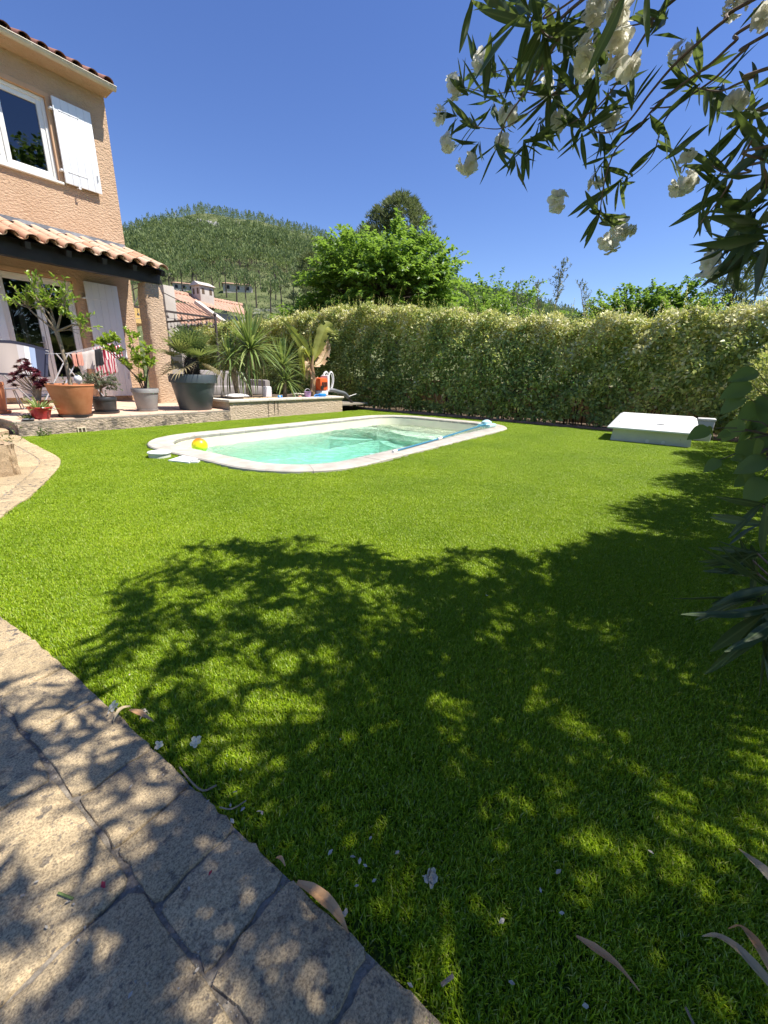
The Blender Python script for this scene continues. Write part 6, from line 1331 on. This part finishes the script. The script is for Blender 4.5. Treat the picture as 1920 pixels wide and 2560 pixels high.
FL = [(140,420,40,9,1.6),(280,290,45,9,1.55),(70,560,28,4,1.62),(120,690,42,9,1.62),(210,790,45,11,1.62),(370,690,38,7,1.6),(590,430,42,9,1.5),(400,560,40,7,1.58),(690,200,42,9,1.38),(650,590,30,5,1.52),(910,580,34,5,1.5),
 (640,980,50,11,1.62),(830,890,42,6,1.6),(960,1110,55,13,1.6),(900,1160,50,11,1.58),(1230,270,46,10,1.42),(1500,505,52,12,1.38),(1265,790,45,8,1.42),(1255,890,50,12,1.4),(1640,80,45,9,1.2),(1500,30,46,10,1.25),(830,40,60,12,1.15),(930,180,70,16,1.1),(960,60,66,15,1.05),(900,290,60,13,1.12),(960,330,50,8,1.12),(800,240,50,9,1.2),(1370,1275,50,9,1.25),(1550,1180,40,5,1.2),(770,330,45,7,1.25)]
for (x, y, rz, n_, dpt) in FL: flower_cluster(dp(*Zx(x, y), dpt), rz*.5184*dpt/F0*.8, max(3, int(n_*.62)))
# stems from the ground to the hubs, and the rest of the crown outside the picture
mb = MB()
for k in range(16):
    a = q.uniform(0, 6.28); h = rnd.choice(HUB) if k < 8 else Vector((q.uniform(.6, 2.6), q.uniform(-1.9, -.9), q.uniform(1.8, 2.5))); b = OB+Vector((.22*math.cos(a), .18*math.sin(a), 0)); mid = b.lerp(h, .5)+Vector((.1*math.cos(a), -.2, .12)); mb.tube(smooth3([b, mid, h], 10), [.022*(1-.06*i) for i in range(11)], 6, False)
mb.build('stems', M['stem'], ole, kind='stuff')
GP = [(.05, 1.5), (.27, 1.58), (.46, 1.58), (.72, 1.95), (1.0, 2.0), (1.21, 2.1), (1.35, 1.87), (1.64, 1.70), (1.73, 1.32), (1.64, 1.0), (1.95, .97), (2.39, .42), (3.0, .22), (3.2, -.8), (.8, -1.0), (-1.0, -.8), (-1.1, 1.1)]
def fbm(x, y):
    x *= 1.55; y *= 1.55
    return math.sin(x*6.1+1.3*math.sin(y*4.3+.5))*math.sin(y*7.3+1.1*math.sin(x*5.2))*.6+math.sin(x*13+y*9+2)*math.sin(y*15-x*7)*.4
PP, DD, NN, LL = [], [], [], []; tw_ = MB(); made = 0; tries = 0
g2 = random.Random(12)
while made < 4600 and tries < 160000:
    tries += 1; x, y = g2.uniform(-1.1, 3.2), g2.uniform(-1, 2.1)
    if not inside(GP, np.array([x]), np.array([y]))[0]: continue
    dens = .55+.22*min(1, max(0, (x-.2)/1.6))+.55*min(1, max(0, (.95-y)/1.0))+.16*(x < .34)
    edge_ = min(1, max(0, (1.9-y)/.7))
    if g2.random() > dens*(.55+.45*edge_) or fbm(x, y) < -.20+.34*(1-dens) and g2.random() < .93: continue
    h0 = g2.uniform(1.65, 3.0); good = False
    for h in (h0, h0+.5, h0+1.0, h0+1.6):
        P = Vector((x, y, 0))+S*(h/S.z); px, py, zz = proj(P)
        if not (zz > .1 and -160 < px < 2080 and -190 < py < 2600): good = True; break
    if not good: continue
    if (P-CAM).length < .45: continue
    made += 1; A = Vector((g2.gauss(0, 1), g2.gauss(0, 1), g2.gauss(.3, .7))).normalized(); u = A.orthogonal().normalized(); v_ = A.cross(u)
    for k in range(9):
        a = k*2.1; sp = R(g2.uniform(20, 85)); rad = u*math.cos(a)+v_*math.sin(a); D = A*math.cos(sp)+rad*math.sin(sp)+Vector((0, 0, -.15)); PP.append(P-A*.05*k/9); DD.append(D); NN.append(A*math.sin(sp)-rad*math.cos(sp)); LL.append(g2.uniform(.08, .14))
    if made % 14 == 0: hb_ = min(HUB, key=lambda h_: (h_-P).length); tw_.tube([hb_, hb_.lerp(P, .55)+Vector((0, 0, .12)), P], [.005, .003, .0015], 4, False)
    if made % 26 == 0: pass
print('whorls', made, tries)
for b, D, N, ln in extra: PP.append(b); DD.append(D); NN.append(N); LL.append(ln)
LL = np.array(LL); cloud('foliage', PP, DD, NN, LL, LL*.095, M['oleander_mass'], nr.uniform(0, 1, len(LL)), ole, .25, kind='stuff', bend=.08)
tag(tw_.build('twigs', M['stem'], ole), kind='stuff')
# low shoots of the oleander at the right edge, near the ground
low_ = [(1905, 1262, 3, 180, 1.25, .15), (1900, 1310, 4, 170, 1.25, .15), (1890, 1380, 5, 175, 1.2, .15), (1880, 1400, 5, 200, 1.25, .14), (1905, 1470, 6, 190, 1.12, .17), (1895, 1500, 6, 215, 1.1, .17), (1915, 1530, 6, 225, 1.05, .20), (1925, 1580, 5, 240, 1.0, .20), (1890, 1430, 5, 150, 1.22, .13)]
lo = thing('oleander', Vector((1.5, -.62, -.02)), 'low oleander shoots with long narrow leaves at the right edge above shaded lawn', 'oleander')
mb = MB()
for (px, py, n_, an, dpt, L) in low_:
    P = dp(px, py, dpt); ax = rgt*math.cos(R(an))+upv*math.sin(R(an))+fwd*rnd.uniform(-.4, .4); whorl(P, ax, n_, L, (10, 60), par=lo); b = Vector((1.5, -.62, -.02)); e = Vector((.06*q.random(), .06*q.random(), 0)); mb.tube(smooth3([b+e, b.lerp(P, .5)+rgt*.12, P], 8), [.008*(1-.08*i) for i in range(9)], 5, False)
mb.build('stems', M['stem'], lo, kind='stuff')
# broad leaved shrub at the right edge
bl = thing('broad_leaved_shrub', Vector((2.35, -.75, -.02)), 'shrub with large soft heart shaped green leaves at the right edge near the white box', 'shrub')
def broad(seed):
    g_ = random.Random(seed); mb = MB(); n_ = 8; vs = []
    for i in range(n_+1):
        t = i/n_; wd = .36*math.sin(math.pi*t**.72)**.8*(1-.15*t)+.001; z = -.25*t*t+.03*math.sin(t*6+seed)
        vs += [(-wd, t, z+wd*.22), (-wd*.5, t, z+wd*.16+.012*math.sin(t*18)), (0, t, z), (wd*.5, t, z+wd*.16-.012*math.sin(t*18)), (wd, t, z+wd*.22)]
    mb.add(vs, [(i*5+j, i*5+j+1, i*5+j+6, i*5+j+5) for i in range(n_) for j in range(4)]); return mb.mesh('leaf', M['bigleaf'])
BLM = [broad(i) for i in range(3)]
mb = MB(); hubb = dp(1985, 1100, 2.0)
mb.tube(smooth3([Vector((2.35, -.75, -.02)), Vector((2.3, -.62, .3)), hubb, dp(1925, 960, 2.0)], 24), [.011-.0003*i for i in range(25)], 6, False)
for (x, y, an, L) in ((1878,958,205,.13),(1862,990,215,.115),(1890,1000,250,.12),(1910,985,270,.13),(1852,1048,245,.12),(1880,1050,260,.12),(1905,1058,265,.12),(1772,1070,205,.10),(1765,1070,-35,.09),(1868,1098,260,.12),(1890,1095,280,.115),(1905,1130,215,.14),(1868,1150,170,.08),(1800,1150,215,.09),(1870,1155,265,.10),(1884,1180,225,.10),(1905,1195,235,.15),(1918,1150,200,.13),(1895,930,190,.12),(1915,1030,240,.13),(1825,1080,200,.06),(1918,1090,230,.13)):
    P = dp(x, y, 2.0+rnd.uniform(-.12, .12)); D = rgt*math.cos(R(an))+upv*math.sin(R(an))+fwd*rnd.uniform(-.2, .35); N = -fwd*rnd.uniform(.5, 1)+Vector((0, 0, .7))+rgt*rnd.uniform(-.5, .5); put_leaf(bl, P, D, N, L, meshes=BLM); mb.tube([hubb.lerp(P, .2), hubb.lerp(P, .65)+Vector((0, 0, .02)), P], [.004, .003, .0018], 4, False)
mb.build('stems', M['stem'], bl, kind='stuff')
# row of shrubs along the right boundary, mostly outside the picture, that shades the lawn
for i, (x, y, zc, rx, ry, rz, n_) in enumerate(((2.75, -1.26, 1.2, .8, .72, 1.15, 8500), (4.1, -1.36, 1.25, .85, .75, 1.15, 9000), (5.5, -1.52, 1.2, .85, .75, 1.05, 8000), (6.9, -1.66, 1.2, .85, .72, 1.0, 7000))):
    bush('oleander', (x, y, zc), (rx, ry, rz), n_, .13, M['oleander_mass'], ('dark oleander first in the row along the right edge, nearest the broad leaves', 'dark oleander second in the row along the right edge', 'dark oleander third in the row along the right edge', 'dark oleander last in the row along the right edge, by the variegated bush')[i], 'oleander', (0, .8), 'stem', .085, 30+i, .1)
# conifer trunk and cones dark at the right edge
# ------------------------------------------------------------------ litter on lawn and path
def fallen(name, pts, z, ws, m_, label, cat='leaf', group=None, lift=.012):
    P_ = smooth3([gp(x, y, z) for x, y in pts], 12); k = len(P_); P_ = [p+Vector((0, 0, lift*math.sin(3*i/k))) for i, p in enumerate(P_)]; W_ = [float(np.interp(i/(k-1), np.linspace(0, 1, len(ws)), ws)) for i in range(k)]
    mb = MB(); mb.ribbon(P_, W_, (0, 0, 1), .5); mb.solo(name, m_, P_[0], label, cat, group)
r7 = lambda x, y: (1200+x*.434, 2000+y*.434)
r6 = lambda x, y: (500+x*.422, 2000+y*.422)
r5 = lambda x, y: (x*.422, 1640+y*.422)
fallen('dead_leaf', [r7(555, 785), r7(680, 895), r7(790, 985), r7(915, 1110)], .036, [.002, .007, .006, .003, .001], M['deadleaf'], 'long brown dead leaf lying alone on the shaded lawn near the bottom')
fallen('dead_leaf', [r7(1488, 280), r7(1560, 390), r7(1640, 480), r7(1800, 640)], .07, [.001, .009, .012, .01], M['strawleaf'], 'broad straw coloured dead blade at the right edge, uppermost of the dry ones', lift=.02)
fallen('dead_leaf', [r7(1280, 785), r7(1350, 810), r7(1450, 890), r7(1560, 1000), r7(1720, 1150)], .05, [.0008, .004, .007, .009, .008], M['strawleaf'], 'long curved dry blade with a thin curled tip at the lower right edge', lift=.02)
fallen('dead_leaf', [r7(1430, 742), r7(1480, 770), r7(1540, 870), r7(1620, 990), r7(1720, 1120)], .06, [.0008, .003, .008, .008, .008], M['deadleaf'], 'greyish brown dry blade just right of the curled tip one', lift=.03)
fallen('dead_leaf', [r6(575, 490), r6(660, 545), r6(740, 620), r6(810, 690), r6(880, 800)], .034, [.004, .009, .011, .008, .001], M['deadleaf'], 'long reddish brown dead leaf lying against the edge stones')
fallen('dead_leaf', [r5(672, 388), r5(715, 340), r5(775, 308)], .034, [.001, .007, .004], M['strawleaf'], 'straw coloured curled dead leaf by the edge stones, left one of the pair')
fallen('dead_leaf', [r5(765, 320), r5(830, 360), r5(912, 396)], .034, [.003, .009, .001], M['deadleaf'], 'tan pointed dead leaf by the edge stones, right one of the pair')
fallen('dead_leaf', [r6(450, 345), r6(480, 370), r6(505, 400)], .034, [.002, .004, .001], M['deadleaf'], 'short curled brown leaf above the long reddish one at the stone edge')
def twig(pts, label, r_=.0022): P_ = smooth3([gp(x, y, .034) for x, y in pts], 10); mb = MB(); mb.tube(P_, r_, 5); mb.solo('twig', M['bark'], P_[0], label, 'twig')
twig([r5(1065, 660), r5(1120, 730), r5(1200, 797), r5(1282, 765)], 'bent dry twig lying on the lawn beside the edge stones'); twig([r5(1300, 895), r5(1375, 905), r5(1460, 855)], 'thin straight twig further down the lawn edge than the bent one', .0016)
twig([r7(1185, 1195), r7(1205, 1240), r7(1235, 1300)], 'short pale twig at the very bottom of the lawn', .002); twig([r6(1430, 1095), r6(1500, 1040)], 'pale green bit of stem on the lawn near the bottom centre', .003)
mb = MB(); P_ = [gp(*r5(345, 1403), .03), gp(*r5(432, 1437), .03)]; mb.tube(P_, .0022, 5); mb.solo('twig', M['citrus'] if 0 else mat('green_stem', (.16, .22, .06), .7), P_[0], 'short green stem lying on the paving stones', 'twig')
# fallen blossoms and petals
def blossom(px, py, s, z=.03, lab='white fallen oleander blossom on the lawn', grp='blossoms fallen on the lawn', m_=None):
    P = gp(px, py, z); src = rnd.choice(PM); mtx = Matrix.Translation(P) @ Euler((rnd.uniform(-1.2, 1.2), rnd.uniform(-1.2, 1.2), rnd.uniform(0, 6))).to_matrix().to_4x4() @ Matrix.Scale(s, 4); mb = MB(); mb.add([mtx @ Vector(v) for v in src.v], src.f); mb.solo('fallen_blossom', m_ or M['petal'], P, lab, 'blossom', grp)
for (f, x, y, s, lab) in ((r5, 675, 300, .032, 'white fallen blossom just left of the pair of dead leaves'), (r5, 852, 335, .03, 'white fallen blossom just above the tan pointed dead leaf'), (r5, 1162, 508, .03, 'single star shaped fallen blossom alone on the sunlit lawn patch'), (r5, 940, 525, .022, 'small fallen blossom on the lawn between the star shaped one and the stones'), (r6, 1360, 455, .034, 'tan withered blossom on the dark lawn, bottom centre')):
    blossom(*f(x, y), s, lab=lab, grp=None, m_=M['litter'] if 'tan' in lab else None)
def petal(px, py, s, z=.033, lab='tiny white petal fallen on the lawn', grp='petals on the lawn', m_=None):
    P = gp(px, py, z); a = rnd.uniform(0, 6.28); s *= .8; d = Vector((math.cos(a), math.sin(a), rnd.uniform(-.1, .4))); mb = MB(); mb.ribbon([P, P+d*s*.5, P+d*s], [s*.1, s*.32, s*.05], (rnd.uniform(-.5, .5), rnd.uniform(-.5, .5), 1), .3); mb.solo('fallen_petal', m_ or M['litter'], P, lab, 'petal', grp)
for (f, pts) in ((r5, ((1240, 850), (1385, 990), (1550, 920), (1430, 665), (1405, 800), (640, 345), (915, 550), (770, 105), (1450, 895))), (r6, ((365, 65), (890, 335), (760, 325), (945, 380), (990, 395), (730, 545), (825, 665), (868, 640), (1005, 235), (1020, 485), (1260, 1110), (940, 505), (1180, 300))), (r7, ((165, 1045), (625, 1188), (485, 650), (140, 685), (1000, 310), (440, 425)))):
    for x, y in pts: petal(*f(x, y), rnd.uniform(.010, .017))
for k in range(14): petal(q.uniform(60, 1700), q.uniform(1330, 2300) if k < 9 else q.uniform(1180, 1350), q.uniform(.008, .014)) if 1 else 0
for (x, y) in ((760, 2030), (470, 1690), (440, 1475), (280, 1615), (1120, 1390), (710, 2170), (385, 1465), (120, 1420), (330, 465), (1180, 1845), (230, 1330)): petal(*r5(x, y), rnd.uniform(.007, .012), .03, 'pale petal lying on the paving stones', 'petals on the paving')
petal(*r5(1237, 1300), .012, .03, 'dark red petal lying on an edge stone', None, M['redglaze']); petal(*r5(622, 1372), .018, .03, 'dull red petal on the second row of paving stones', None, M['redglaze'])
# weeds by the steps
for (x, y, s, n_, lab) in ((1.60, 6.72, .14, 60, 'small spindly weed growing at the foot of the garden steps'), (2.05, 7.12, .07, 90, 'low dark mossy weeds at the base of the terrace corner')):
    t_ = thing('weed', (x, y, 0), lab, 'weed'); P = np.array([x, y, .0])+nr.normal(size=(n_, 3))*[s*.6, s*.25, 0]+np.abs(nr.normal(size=(n_, 3)))*[0, 0, s*.7]; L = nr.uniform(.02, .05, n_); cloud('leaves', P, nr.normal(size=(n_, 3))+[0, 0, .7], nr.normal(size=(n_, 3)), L, L*.25, M['mossgreen'], nr.uniform(0, 1, n_), t_, kind='stuff')
